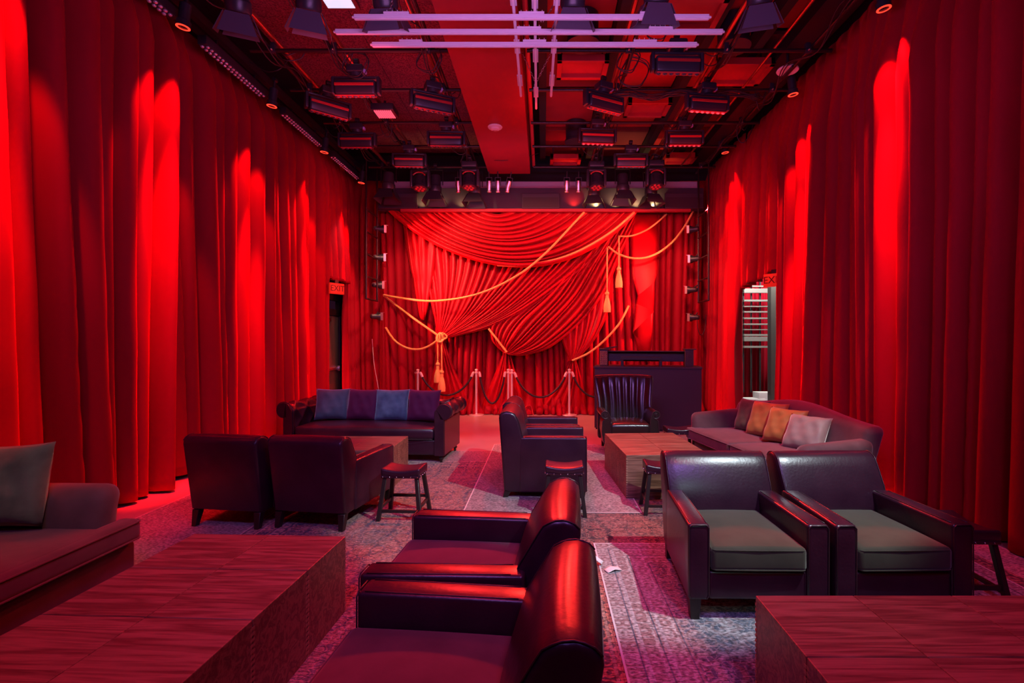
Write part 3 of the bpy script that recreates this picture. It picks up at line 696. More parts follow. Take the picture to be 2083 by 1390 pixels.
# ================================================================ STOOLS
def stool(label, W=.36, D=.27, h=.465):
    t = thing('leather_stool', label, 'stool')
    def sad(co):
        k = 1 if co.z > h - .05 else 0
        return Vector((co.x, co.y, co.z + k * (.028 * (co.x / (W / 2)) ** 2 - .016)))
    b = nb(); rb(b, -W / 2, W / 2, -D / 2, D / 2, h - .062, h - .004, .018, (14, 6, 2), fn=sad, crown=.006); s = obj('seat', b, 'leather', t, smooth=60)
    b = nb(); box(b, -W / 2 + .004, W / 2 - .004, -D / 2 + .004, D / 2 - .004, h - .085, h - .055, .006); obj('seat_skirt', b, 'leather', t)
    nail = None
    pos = [(-W / 2 + .02 + (W - .04) * i / 5, sy * (D / 2 - .002)) for i in range(6) for sy in (-1, 1)] + [(sx * (W / 2 - .002), -D / 2 + .05 + (D - .1) * i / 3) for i in range(4) for sx in (-1, 1)]
    for x, y in pos:
        if nail is None:
            b = nb(); sph(b, (0, 0, 0), .0065, 8); nail = obj('nailhead', b, 'brass_nail', t, smooth=180); nail['label'] = 'shiny silver nailhead'; c = nail
        else: c = nail.copy(); COL.objects.link(c)
        c.location = (x, y, h - .072)
    lp = {}
    for sx in (-1, 1):
        for sy in (-1, 1):
            b = nb(); t0 = nb(); bmesh.ops.create_cube(t0, size=1)
            top = Vector((sx * (W / 2 - .035), sy * (D / 2 - .032), h - .08)); bot = Vector((sx * (W / 2 + .012), sy * (D / 2 + .025), 0))
            for v in t0.verts:
                k = v.co.z + .5; c0 = bot.lerp(top, k); v.co = Vector((c0.x + v.co.x * .036, c0.y + v.co.y * .036, c0.z))
            bmesh.ops.bevel(t0, geom=t0.edges[:], offset=.004, segments=1, affect='EDGES'); merge(b, t0); obj('leg', b, 'stoolwood', t); lp[(sx, sy)] = (bot, top)
    def at(k, z): b0, t0 = lp[k]; return b0.lerp(t0, z / (h - .08))
    for k1, k2, z in (((-1, -1), (1, -1), .09), ((-1, 1), (1, 1), .15), ((-1, -1), (-1, 1), .12), ((1, -1), (1, 1), .12)):
        p, q = at(k1, z), at(k2, z); b = nb(); mn = Vector((min(p.x, q.x), min(p.y, q.y), z - .014)); mx = Vector((max(p.x, q.x), max(p.y, q.y), z + .014))
        if abs(p.x - q.x) > abs(p.y - q.y): box(b, mn.x, mx.x, p.y - .010, p.y + .010, mn.z, mx.z, .002)
        else: box(b, p.x - .010, p.x + .010, mn.y, mx.y, mn.z, mx.z, .002)
        obj('stretcher', b, 'stoolwood', t)
    return t
s0 = stool('dark leather nailhead stool beside the right-hand armchair seen from behind'); put(s0, -1.29, 4.74, -3)
put(dup(s0, 'dark leather nailhead stool standing against the side of the armchair facing right'), .20, 4.84, -2)
put(dup(s0, 'dark leather nailhead stool between the right wood block table and the front olive-seated armchair'), 1.15, 4.88, -3)
put(dup(s0, 'small dark leather stool far back between the wing chair and the camelback sofa'), 1.83, 6.85, 0, (1.08, 1, 1))
put(dup(s0, 'dark leather nailhead stool at the right edge of the picture beside the outer armchair'), 2.69, 3.32, 88, (1.1, 1, 1))

# ================================================================ WOOD BLOCK TABLES
def block_mesh(w, d, h):
    b = nb(); box(b, -w / 2, w / 2, -d / 2, d / 2, 0, h, .003, 1); me_o = obj('wood_block', b, 'oak', smooth=0)
    return me_o
def blocks(x, y, deg, cols, rows, w, d, h, words_, group):
    """cube tables pushed together; x, y is the far-left corner"""
    first = None; ca, sa = math.cos(R(deg)), math.sin(R(deg)); cn = {2: ['left', 'right'], 3: ['left', 'middle', 'right']}[cols]; rn = {2: ['back', 'front'], 3: ['back', 'middle', 'front']}[rows]
    for r in range(rows):
        for c in range(cols):
            lx, ly = (c + .5) * w, -(r + .5) * d
            X, Y = x + lx * ca - ly * sa, y + lx * sa + ly * ca
            pos = f'{rn[r]} {cn[c]}' if not (rn[r] == cn[c] == 'middle') else 'centre'
            lab = f'{words_[0]} at the {pos} of the {words_[1]}'
            if first is None:
                o = thing('wood_cube_table', lab, 'coffee table', group=group)
                b = nb(); box(b, -w / 2 + .0012, w / 2 - .0012, -d / 2 + .0012, d / 2 - .0012, 0, h, .004, 2); obj('wood_body', b, 'oak', o, smooth=0)
                for sx, sy in ((-1, -1), (1, -1), (-1, 1), (1, 1)):
                    b = nb()
                    for k in range(int(h / .024)):
                        box(b, min(sx * (w / 2 - .016), sx * (w / 2 + .0006)), max(sx * (w / 2 - .016), sx * (w / 2 + .0006)) - (0 if sx < 0 else .0012),
                            min(sy * (d / 2 - .016), sy * (d / 2 - .0006)), max(sy * (d / 2 - .016), sy * (d / 2 - .0006)), k * .024 + .002, k * .024 + .014)
                    jo = obj('finger_joint', b, 'oakedge', o, smooth=0); jo['label'] = 'paler box-joint corner'
                first = o
            else: o = dup(first, lab)
            o.location = (X, Y, FZ); o.rotation_euler = (0, 0, R(deg) + (PI if (r + c) % 3 == 1 else 0))
blocks(-2.135, 3.115, -2.5, 2, 3, .472, .458, .455, ('oak cube', 'table beside the taupe sofa'), 'oak cubes of the lower left table')
blocks(.775, 6.42, 3.5, 2, 3, .438, .405, .455, ('reddish oak cube', 'table in front of the wing chair'), 'oak cubes of the table by the wing chair')
blocks(-2.99, 6.24, 0, 3, 2, .445, .40, .455, ('oak cube', 'table in front of the tufted sofa'), 'oak cubes of the table by the tufted sofa')
blocks(.985, 2.365, 0, 3, 2, .455, .46, .455, ('dark red oak cube', 'table in the bottom right corner'), 'oak cubes of the bottom right table')

# ================================================================ CHESTERFIELD
def tuft(s, y, a=.15, h=.036):
    u, v = s / a, y / a
    return h * (abs(math.sin(PI * (u + v) / 2)) * abs(math.sin(PI * (u - v) / 2))) ** .45
def roll_sweep(bm, prof, a0, a1, n, tf, mt):
    """closed cross-section (p, q) pushed along a; tf(s, a) puffs the surface outwards"""
    t = nb(); N = len(prof); rings = []; S = [0]
    for i in range(1, N): S.append(S[-1] + math.dist(prof[i], prof[i - 1]))
    nr = []
    for i in range(N):
        p, q = prof[i - 1], prof[(i + 1) % N]; dx, dy = q[0] - p[0], q[1] - p[1]; L = math.hypot(dx, dy) or 1; nr.append((dy / L, -dx / L))
    for j in range(n + 1):
        a = a0 + (a1 - a0) * j / n; rd = min(1, min(j, n - j) / 2)
        rings.append([t.verts.new((prof[i][0] + nr[i][0] * (tf(S[i], a) * rd if tf else 0), a, prof[i][1] + nr[i][1] * (tf(S[i], a) * rd if tf else 0))) for i in range(N)])
    for A, B in zip(rings, rings[1:]):
        for i in range(N): t.faces.new([A[i], A[(i + 1) % N], B[(i + 1) % N], B[i]])
    t.faces.new(rings[0]); t.faces.new(rings[-1][::-1]); bmesh.ops.recalc_face_normals(t, faces=t.faces)
    return merge(bm, t, mt)
ch = thing('tufted_leather_sofa', 'dark tufted leather sofa with rolled arms at the left back, holding four velvet cushions', 'sofa')
CW, CD, CH, CL = 2.30, .88, .79, .10
def scroll(x_in, w, top, rr, low):
    """arm section: inner face at x_in, rolling outwards (+x)"""
    c = (x_in + w - .02 + .02, top - rr)
    pts = [(x_in, low), (x_in, top - rr - .12)] + [(x_in + .0, top - rr * 1.1)]
    pts += [(c[0] + rr * math.cos(R(an)), c[1] + rr * math.sin(R(an))) for an in range(165, -130, -14)]
    pts += [(x_in + w, c[1] - rr * .8), (x_in + w, low)]
    out = []
    for p, q in zip(pts, pts[1:] + pts[:1]):
        k = max(1, int(math.dist(p, q) / .018)); out += [(p[0] + (q[0] - p[0]) * i / k, p[1] + (q[1] - p[1]) * i / k) for i in range(k)]
    return out
for s in (-1, 1):
    pr = scroll(CW / 2 - .17, .13, CH, .105, CL)
    mt = Matrix.Diagonal((s, 1, 1, 1))
    def tf(S, a): return tuft(S, a) if .30 < S < 1.25 else 0
    b = nb(); roll_sweep(b, pr, -CD / 2 + .05, CD / 2, 62, tf, mt); arm = obj('rolled_arm', b, 'leather', ch, smooth=70)
    # smooth front facing with piping
    f = [(x, z) for x, z in pr]; b = nb(); t0 = nb(); r0 = [t0.verts.new((s * x, -CD / 2 + .052, z)) for x, z in f]
    cx = sum(x for x, z in f) / len(f); r1 = [t0.verts.new((s * (cx + (x - cx) * .94), -CD / 2 + .022, z if z < .2 else CH * .55 + (z - CH * .55) * .97)) for x, z in f]
    for i in range(len(f)): t0.faces.new([r0[i], r0[(i + 1) % len(f)], r1[(i + 1) % len(f)], r1[i]])
    t0.faces.new(r1); merge(b, t0); ff = obj('arm_front', b, 'leather', arm, smooth=60)
    b = nb(); tube(b, [Vector((s * x, -CD / 2 + .048, z)) for x, z in f], .006, 6, closed=True); obj('piping', b, 'stitch', arm, smooth=180)
b = nb(); pr = scroll(-.21, .13, CH, .10, CL)
roll_sweep(b, [(x, z) for x, z in pr], -CW / 2 + .12, CW / 2 - .12, 130, lambda S, a: tuft(S, a) if .30 < S < 1.25 else 0, Matrix.Translation((0, CD / 2 + .02, 0)) @ Matrix.Rotation(R(90), 4, 'Z'))
obj('backrest', b, 'leather', ch, smooth=70)
def bow(co): return Vector((co.x, co.y - (.055 * (1 - (co.x / 1.0) ** 2) if co.y < 0 else 0), co.z))
b = nb(); rb(b, -.975, .975, -CD / 2 + .045, CD / 2 - .22, .30, .455, .05, (16, 6, 3), crown=.045, fn=bow); c = obj('seat_cushion', b, 'leather', ch, smooth=180)
b = nb(); tube(b, cr([bow(Vector((x / 10 * .955, -CD / 2 + .042, .315))) for x in range(-10, 11)], 2), .005, 6); obj('piping', b, 'stitch', c, smooth=180)
b = nb(); rb(b, -.985, .985, -CD / 2 + .05, CD / 2 - .12, CL, .30, .02, (8, 4, 3)); obj('seat_base', b, 'leather', ch)
for sx in (-1, 1):
    for sy in (-1, 1):
        b = nb(); lathe(b, [(.014, 0), (.018, .012), (.016, .03), (.030, .048), (.034, .062), (.022, .078), (.030, .088), (.034, .105)], 16, Matrix.Translation((sx * (CW / 2 - .09), sy * (CD / 2 - .08) , 0)))
        obj('turned_leg', b, 'legwood', ch)
ch.location = (-2.385, 7.22, FZ); ch.rotation_euler.z = R(-4.5)
def place_pillow(name, label, m, px, w=.48, h=.48, t=.14, loc=(0, 0, 0), rot=(0, 0, 0), group=None):
    o = obj(name, pillow(w, h, t), m, smooth=180); tag(o, label, 'cushion', group); o.location = loc; o.rotation_euler = rot; return o
ca = math.cos(R(-4.5)); sa = math.sin(R(-4.5))
for i, (lx, m, lab) in enumerate(((-.70, 'cush_navy', 'slate blue velvet cushion leaning at the left end of the tufted sofa'), (-.24, 'cush_plum', 'plum velvet cushion on the tufted sofa between the two blue cushions'),
                                  (.20, 'cush_blue', 'bright steel blue velvet cushion, second from the right on the tufted sofa'), (.66, 'cush_plum', 'plum velvet cushion at the right end of the tufted sofa'))):
    ly = .10 - .012 * i
    place_pillow('velvet_cushion', lab, m, 0, .49, .46, .19, (-2.385 + lx * ca - ly * sa, 7.22 + lx * sa + ly * ca, .475), (R(-14), 0, R(-4.5 + (9, -6, 5, -8)[i])))

# ================================================================ CAMELBACK SOFA
cs = thing('camelback_sofa', 'mauve-brown mohair camelback sofa at the right with four loose cushions', 'sofa')
SW, SD = 2.25, .92
def hump(x): k = x / (SW / 2); return .83 + .10 * math.cos(PI * min(1, abs(k) * 1.15) / 2) ** 2 + .0 * k - .02 * abs(k) ** 6
def bfn(co):
    if co.z > .5:
        q = (co.z - .5) / .33; co = Vector((co.x, co.y + .10 * q, .5 + (hump(co.x) - .5) * q))
    k = abs(co.x) / (SW / 2)
    return Vector((co.x, co.y - .10 * max(0, k - .8) * (1 if co.y < .36 else .3) * 5 * .3, co.z))
b = nb(); rb(b, -SW / 2, SW / 2, SD / 2 - .22, SD / 2 - .02, .12, .83, .07, (30, 3, 10), fn=bfn); bk_ = obj('camel_backrest', b, 'mohair_mauve', cs, smooth=180)
for s in (-1, 1):
    def afn(co, s=s):
        k = (co.y + SD / 2) / SD; z = co.z
        if z > .3: z += .05 * max(0, k) * (z - .3) / .3
        return Vector((co.x + s * .05 * max(0, (z - .35)) * 2, co.y, z))
    b = nb(); x0, x1 = sorted((s * SW / 2, s * (SW / 2 - .17))); rb(b, x0, x1, -SD / 2 + .08, SD / 2 - .08, .12, .655, .08, (3, 8, 6), fn=afn); a = obj('rolled_arm', b, 'mohair_mauve', cs, smooth=180)
    b = nb(); xo = s * (SW / 2 + .0); tube(b, [afn(Vector((xo - s * .02 - s * .13 * (i > 8), -SD / 2 + .115, .15 + .40 * min(i, 8) / 8))) for i in range(9)], .005, 6); obj('piping', b, 'mohair_mauve', a, smooth=180)
b = nb(); rb(b, -SW / 2 + .15, SW / 2 - .15, -SD / 2 + .06, SD / 2 - .2, .08, .32, .03, (6, 3, 3)); obj('seat_base', b, 'mohair_mauve', cs, smooth=180)
for s in (-1, 1):
    def cfn(co, s=s): return Vector((co.x + s * (.13 if (co.y < -SD / 2 + .12 and abs(co.x) > SW / 2 - .25) else 0), co.y, co.z))
    x0, x1 = sorted((s * .004, s * (SW / 2 - .16)))
    b = nb(); rb(b, x0, x1, -SD / 2, SD / 2 - .22, .32, .47, .04, (10, 8, 3), crown=.035, fn=cfn); c = obj('seat_cushion', b, 'mohair_mauve', cs, smooth=180)
    for z in (.452, .338):
        b = nb(); tube(b, cr([(x0 + .015, SD / 2 - .25, z), (x0 + .012, -SD / 2 + .03, z), (x0 + .035, -SD / 2 + .004, z), ((x0 + x1) / 2, -SD / 2 - .002, z), (x1 - .035 + (.13 if s > 0 else 0), -SD / 2 + .004, z), (x1 - .012 + (.13 if s > 0 else 0), -SD / 2 + .05, z)], 4), .006, 6); obj('piping', b, 'mohair_grey', c, smooth=180)
for sx in (-1, 1):
    for y in (-SD / 2 + .12, SD / 2 - .14): leg_sq(sx * (SW / 2 - .12), y, .10, .06, .045, parent=cs)
put(cs, 2.545, 5.82, -80)
th_ = R(-80); cth, sth = math.cos(th_), math.sin(th_)
for i, (lx, ly, m, lab, rz, sc, tl) in enumerate(((-.52, .10, 'cush_olive', 'dark olive cushion at the far end of the camelback sofa', 16, 1.0, -20), (-.18, .07, 'cush_gold', 'copper-gold cushion second from the far end of the camelback sofa', 20, 1.05, -24),
                                  (.18, .05, 'cush_gold', 'copper-gold cushion between its twin and the champagne cushion on the camelback sofa', 22, 1.0, -27), (.56, .02, 'cush_champ', 'champagne velvet cushion nearest the camera on the camelback sofa', 24, .98, -33))):
    place_pillow('velvet_cushion', lab, m, 0, .45 * sc, .42 * sc, .17, (2.545 + lx * cth - ly * sth, 5.82 + lx * sth + ly * cth, .49), (R(tl), 0, th_ + R(rz)))

# ================================================================ TAUPE SOFA (left edge)
ts = thing('mohair_sofa', 'taupe mohair sofa cut off by the left edge of the picture', 'sofa')
TW, TD = 2.3, 1.02        # local: faces -y; the arm shown is at +x
for s in (-1, 1):
    def afn(co, s=s):
        k = max(0, (co.z - .45) / .25); return Vector((co.x + s * .05 * k * k, co.y + .01, co.z))
    b = nb(); x0, x1 = sorted((s * TW / 2, s * (TW / 2 - .20))); rb(b, x0, x1, -TD / 2 + .10, TD / 2 - .06, .12, .72, .095, (3, 8, 8), fn=afn); a = obj('rolled_arm', b, 'mohair_grey', ts, smooth=180)
b = nb(); rb(b, -TW / 2 + .05, TW / 2 - .05, TD / 2 - .24, TD / 2, .12, .93, .10, (8, 3, 8), fn=lambda co: Vector((co.x, co.y + .08 * max(0, co.z - .5), co.z))); obj('backrest', b, 'mohair_grey', ts, smooth=180)
b = nb(); rb(b, -TW / 2, TW / 2 - .0, -TD / 2 + .03, TD / 2 - .1, .06, .35, .025, (6, 4, 3)); obj('seat_base', b, 'mohair_grey', ts, smooth=180)
b = nb(); rb(b, -TW / 2 + .19, TW / 2 - .19, -TD / 2 + .0, TD / 2 - .24, .355, .50, .045, (14, 8, 3), crown=.03)
rb(b, -TW / 2 + .0, TW / 2 + .0, -TD / 2 - .02, -TD / 2 + .125, .355, .50, .045, (14, 3, 3)); c = obj('seat_cushion', b, 'mohair_grey', ts, smooth=180)
for z in (.480, .375):
    b = nb(); tube(b, [(-TW / 2 + .05, -TD / 2 - .018, z), (0, -TD / 2 - .020, z), (TW / 2 - .04, -TD / 2 - .018, z), (TW / 2 - .018, -TD / 2 - .010, z), (TW / 2 - .004, -TD / 2 + .012, z), (TW / 2 - .0, -TD / 2 + .04, z), (TW / 2 - .0, -TD / 2 + .085, z)], .006, 8); obj('piping', b, 'mohair_mauve', c, smooth=180)
for sx in (-1, 1):
    for y in (-TD / 2 + .1, TD / 2 - .1): leg_sq(sx * (TW / 2 - .1), y, .08, .06, .05, parent=ts)
put(ts, -3.14, 2.15, 88.5)
place_pillow('velvet_cushion', 'grey-sage velvet cushion propped in the corner of the taupe sofa at the left edge', 'cush_grey', 0, .54, .50, .17, (-3.26, 3.02, .52), (R(-13), R(-2), R(4)))

# ================================================================ WING CHAIR
wc = thing('channel_back_wing_chair', 'tall dark leather wing chair with a channelled back in front of the black counter', 'armchair')
def wfn(co):
    k = (co.z - .40) / .70; fl = 1 + .10 * max(0, k) - .12 * math.sin(PI * min(1, max(0, k))) ** 2 * (1 - k)
    u = co.x / .40; y = co.y
    if y < .30:
        y -= .022 * abs(math.sin(PI * (co.x * (1 + .0 * k)) / .098)) * min(1, max(0, (1.10 - co.z) * 8))
    y -= .22 * max(0, abs(u) - .35) ** 2 * (1.3 - .5 * max(0, k)) * 1.4
    y += .14 * max(0, k) ** 1.2
    return Vector((co.x * fl, y, co.z - .01 * u * u))
b = nb(); rb(b, -.40, .40, .22, .36, .18, 1.10, .045, (64, 2, 18), fn=wfn); wb = obj('channel_backrest', b, 'leather_dark', wc, smooth=180)
b = nb(); tube(b, [wfn(Vector((x, y, z))) + Vector((0, -.004, 0)) for x, y, z in [(-.385, .232, .42 + i * .66 / 14) for i in range(15)] + [(-.385 + .77 * i / 20, .235, 1.09) for i in range(21)] + [(.385, .232, 1.08 - i * .66 / 14) for i in range(15)]], .006, 6); obj('piping', b, 'stitch', wb, smooth=180)
for s in (-1, 1):
    pr = [(.27, .18), (.27, .52)] + [(.345 + .052 * math.cos(R(an)), .585 + .052 * math.sin(R(an))) for an in range(170, -140, -15)] + [(.375, .50), (.385, .35), (.36, .18)]
    out = []
    for p, q in zip(pr, pr[1:] + pr[:1]):
        k = max(1, int(math.dist(p, q) / .03)); out += [(p[0] + (q[0] - p[0]) * i / k, p[1] + (q[1] - p[1]) * i / k) for i in range(k)]
    b = nb(); roll_sweep(b, out, -.34, .28, 14, None, Matrix.Diagonal((s, 1, 1, 1))); arm = obj('scrolled_arm', b, 'leather_dark', wc, smooth=60)
    b = nb(); tube(b, [Vector((s * x, -.343, z)) for x, z in out], .007, 6, closed=True); obj('piping', b, 'stitch', arm, smooth=180)
    b = nb(); cc = Vector((s * .345, -.345, .585)); tube(b, [cc + Vector((s * .030 * (1 - i / 30) * math.cos(i * .45), -.002, .030 * (1 - i / 30) * math.sin(i * .45))) for i in range(28)], .004, 6); obj('scroll_trim', b, 'stitch', arm, smooth=180)
b = nb(); rb(b, -.275, .275, -.36, .26, .31, .46, .045, (10, 8, 3), crown=.035); obj('seat_cushion', b, 'leather_dark', wc, smooth=180)
b = nb(); rb(b, -.29, .29, -.33, .28, .16, .31, .02, (4, 4, 2)); obj('seat_base', b, 'leather_dark', wc)
for sx in (-1, 1): leg_sq(sx * .32, -.30, .18, .055, .035, parent=wc); leg_sq(sx * .30, .30, .18, .05, .035, 0, .04, parent=wc)
put(wc, 1.22, 7.45, 0, (1.03, 1, 1.0))

# ================================================================ COUNTER AND ITS TOP PIECE
ct = thing('black_counter', 'tall black counter behind the wing chair at the right of the stage', 'counter')
b = nb(); box(b, -.94, .94, 0, .62, .03, 1.12, .004, 1); obj('counter_body', b, 'slate', ct)
b = nb(); box(b, -.955, .955, -.012, .64, 1.12, 1.155, .004, 1); obj('counter_top', b, 'slate', ct)
b = nb(); box(b, -.92, .92, .03, .60, 0, .03); obj('plinth', b, 'black', ct)
ang = -11
ct.location = (1.86, 9.12, 0); ct.rotation_euler.z = R(ang)
def onct(lx, ly, z): c, s = math.cos(R(ang)), math.sin(R(ang)); return (1.86 + lx * c - ly * s, 9.12 + lx * s + ly * c, z)
cb = thing('carved_console_rack', 'dark carved wooden rack with a long shelf board standing on the black counter', 'rack', onct(-.02, .30, 1.156), R(ang))
for s in (-1, 1):
    b = nb(); box(b, s * .76 - .075, s * .76 + .075, -.20, .16, 0, .30, .006, 1); e = obj('end_panel', b, 'carve', cb)
    b = nb()
    rnd = random.Random(3 + s)
    for i in range(4):
        for j in range(7):
            x = s * .76 - .05 + .033 * i; z = .035 + .036 * j
            tube(b, [Vector((x + .012 * math.cos(q * PI / 4), -.203, z + .014 * math.sin(q * PI / 4))) for q in range(8)], .004, 5, closed=True)
    o = obj('carved_fretwork', b, 'oakedge' if s < 0 else 'carve', e, smooth=180)
    b = nb(); box(b, s * .76 - .09, s * .76 + .12, -.22, .20, .30, .318, .004, 1); obj('end_cap', b, 'carve', cb)
b = nb(); box(b, -.69, .69, .02, .06, .08, .27, .004, 1); obj('back_board', b, 'carve', cb)
b = nb(); box(b, -.69, .69, -.14, .06, .262, .278, .003, 1); obj('top_board', b, 'carve', cb)
st_ = thing('low_bench_shelf', 'small black bench-shaped riser standing in the middle of the black counter', 'riser', onct(-.10, .05, 1.156), R(ang))
b = nb(); box(b, -.36, .36, -.04, .10, .115, .17, .004, 1); obj('shelf_top', b, 'black', st_)
for s in (-1, 1): b = nb(); box(b, s * .34 - .025, s * .34 + .025, -.04, .10, 0, .115, .003, 1); obj('side_support', b, 'black', st_)
b = nb(); rb(b, -.12, .12, -.07, .07, 0, .022, .008, (4, 3, 1)); bk2 = obj('closed_book', b, 'black', smooth=60); tag(bk2, 'dark leaning folder on the left end of the carved rack', 'folder'); bk2.location = onct(-.66, .26, 1.482); bk2.rotation_euler = (0, R(-8), R(ang))

# ================================================================ STANCHIONS
tops = []
def stanchion(label, px, by, group='chrome stanchions in front of the stage curtain'):
    g = G(px, by); t = thing('rope_stanchion', label, 'stanchion', g)
    b = nb(); lathe(b, [(.16, 0), (.165, .006), (.160, .016), (.10, .022), (.035, .030), (.026, .04)], 32); obj('round_base', b, 'chrome', t)
    b = nb(); cyl(b, (0, 0, .035), (0, 0, .93), .024, seg=20); obj('post', b, 'chrome', t)
    b = nb(); lathe(b, [(.024, .905), (.034, .91), (.034, .94), (.026, .945), (.026, .965), (.034, .97), (.036, .985), (.026, 1.0), (.008, 1.008)], 20)
    for a in range(4):
        c = Vector((math.cos(a * PI / 2), math.sin(a * PI / 2), 0)) * .048 + Vector((0, 0, .925)); tube(b, [c + Vector((0, 0, 1)) * .016 * math.sin(q * PI / 5) + Vector((math.cos(a * PI / 2), math.sin(a * PI / 2), 0)) * .016 * math.cos(q * PI / 5) for q in range(10)], .004, 5, closed=True)
    obj('ring_head', b, 'chrome', t)
    return g
S = [stanchion('chrome stanchion just above the tufted sofa, leftmost of those by the stage', 850, 846), stanchion('chrome stanchion below the right-hand gold tassel pair of the knot, second from left', 969, 845),
     stanchion('chrome stanchion behind the armchairs facing right, left post of the close pair', 1034, 845), stanchion('chrome stanchion set right against its neighbour, right post of the close pair', 1041, 847),
     stanchion('chrome stanchion nearest the black counter', 1158, 845), stanchion('chrome stanchion hidden behind the black counter', 1262, 845)]
def barrier(label, a, c, sag):
    d = (c - a).normalized(); p0 = a + d * .075 + Vector((0, 0, .90)); p1 = c - d * .075 + Vector((0, 0, .90)); n = 30
    pts = [p0.lerp(p1, i / n) - Vector((0, 0, sag * (1 - (2 * i / n - 1) ** 2) ** .8)) + Vector((0, -.02, 0)) for i in range(n + 1)]
    t = thing('barrier_rope', label, 'barrier rope', p0)
    b = nb(); tube(b, [p - p0 for p in resample(pts, .012)], .021, 12, twist=60, lobes=3, depth=.25); obj('rope', b, 'cable', t, smooth=180)
    for e, q in ((0, 1), (-1, -2)):
        b = nb(); k = (pts[q] - pts[e]).normalized(); cyl(b, pts[e] - p0 - k * .02, pts[e] - p0 + k * .07, .027, seg=14); sph(b, pts[e] - p0 - k * .03, .02, 10); obj('chrome_end', b, 'chrome', t)['label'] = 'chrome end cap'
barrier('black barrier rope sagging behind the gold tassels of the knot', S[0], S[1], .46)
barrier('black barrier rope sagging deepest, between the second stanchion and the close pair', S[1], S[2], .64)
barrier('black barrier rope between the close pair and the stanchion by the counter', S[3], S[4], .50)
barrier('black barrier rope running behind the black counter', S[4], S[5], .50)
# ================================================================ NEXT ROOM THROUGH THE RIGHT OPENING
wallbox('wall_side_room', 4.22, 7.6, 14.0, 14.1, 0, 6.05, m='pale')
wallbox('wall_side_room_right', 6.9, 7.0, 6.5, 14.0, 0, 6.05, m='pale')
b = nb(); a0, a1 = P(1505, 815, 12.9), P(1575, 540, 12.9); n = 60; V = []
for i in range(n + 1):
    x = a0.x + (a1.x - a0.x) * i / n; V.append([b.verts.new((x, 12.9 - .09 * abs(math.sin(i * PI / 7.5)) * (1 + .3 * math.sin(i)), z)) for z in (.02, 1, 2, 3, 3.9)])
for p, q in zip(V, V[1:]):
    for j in range(4): b.faces.new([p[j], q[j], q[j + 1], p[j + 1]])
o = obj('velvet_curtain', b, 'curtain', smooth=180); md = o.modifiers.new('cloth_thickness', 'SOLIDIFY'); md.thickness = .006
tag(o, 'crimson curtain seen through slats in the room beyond the right opening', 'curtain')
rk = thing('slatted_rack', 'grey slatted steel rack seen through the opening in the right wall', 'rack', P(1540, 816, 12.2))
for y, th in ((548, 2), (583, 3), (592, 9), (612, 4), (624, 2), (635, 3), (648, 3), (660, 3), (671, 2), (682, 4), (690, 9), (706, 4)):
    p, q = P(1512, y, 12.2), P(1564, y, 12.2); b = nb(); h = th * .0118 / 2
    box(b, p.x - rk.location.x, q.x - rk.location.x, -.05, .05, p.z - h - rk.location.z, p.z + h - rk.location.z, .004, 1); obj('slat', b, 'steel', rk)
for x in (1511, 1527, 1545):
    p = P(x, 700, 12.3); b = nb(); box(b, p.x - rk.location.x - .014, p.x - rk.location.x + .014, .05, .09, .2, 3.1); obj('upright', b, 'black', rk)
b = nb(); p = P(1572, 700, 11.0); box(b, p.x - .085, p.x + .085, 10.9, 11.07, 0, 3.4, .005, 1); tag(obj('steel_column', b, 'doorgrey'), 'dark square column in the room beyond the right opening', 'column')
b = nb(); p, q = P(1580, 700, 12.0), P(1600, 700, 12.0); box(b, p.x, q.x + .6, 12.0, 12.06, .0, 3.1, .003, 1); tag(obj('partition_panel', b, 'pale'), 'pale partition panel beside the dark column beyond the right opening', 'panel')
lr = thing('louvred_stand', 'pale louvred stand at the foot of the partition beyond the right opening', 'stand', P(1586, 812, 11.5))
for i in range(6):
    b = nb(); z = .10 + i * .16; box(b, -.10, .35, -.06, .06, z, z + .08, .004, 1); obj('louvre', b, 'steel', lr)
b = nb(); p, q = P(1508, 812, 11.8), P(1568, 802, 11.8); box(b, p.x, q.x, 11.6, 12.0, .0, p.z + .02, .01); box(b, P(1538, 800, 11.8).x, q.x, 11.65, 12.0, p.z, p.z + .16, .01); tag(obj('white_plinth', b, 'white_soft'), 'stepped white plinth on the floor beyond the right opening', 'plinth')

def exit_sign(label, loc, rz):
    t = thing('exit_sign', label, 'sign', loc, rz)
    b = nb(); box(b, -.165, .165, -.025, .025, -.105, .105, .006); obj('sign_box', b, 'sign', t)
    cu = bpy.data.curves.new('txt', 'FONT'); cu.body = 'EXIT'; cu.size = .16; cu.align_x = 'CENTER'; cu.align_y = 'CENTER'; cu.extrude = .002
    to = bpy.data.objects.new('txt', cu); COL.objects.link(to); bpy.context.view_layer.update()
    me = bpy.data.meshes.new_from_object(to.evaluated_get(bpy.context.evaluated_depsgraph_get())); bpy.data.objects.remove(to)
    me.transform(Matrix.Translation((0, -.0275, 0)) @ Matrix.Rotation(R(90), 4, 'X')); me.materials.clear(); me.materials.append(M['signlet'])
    lo = bpy.data.objects.new('sign_letters', me); COL.objects.link(lo); lo.parent = t
    b = nb(); box(b, -.04, .04, -.01, .01, .105, .17); obj('mounting_bracket', b, 'black', t)
exit_sign('red lit exit sign over the dark doorway on the left', (-4.02, 9.9, 2.63), R(62))
exit_sign('red lit exit sign hanging in the top of the right opening', (3.72, 8.20, 2.60), R(-50))

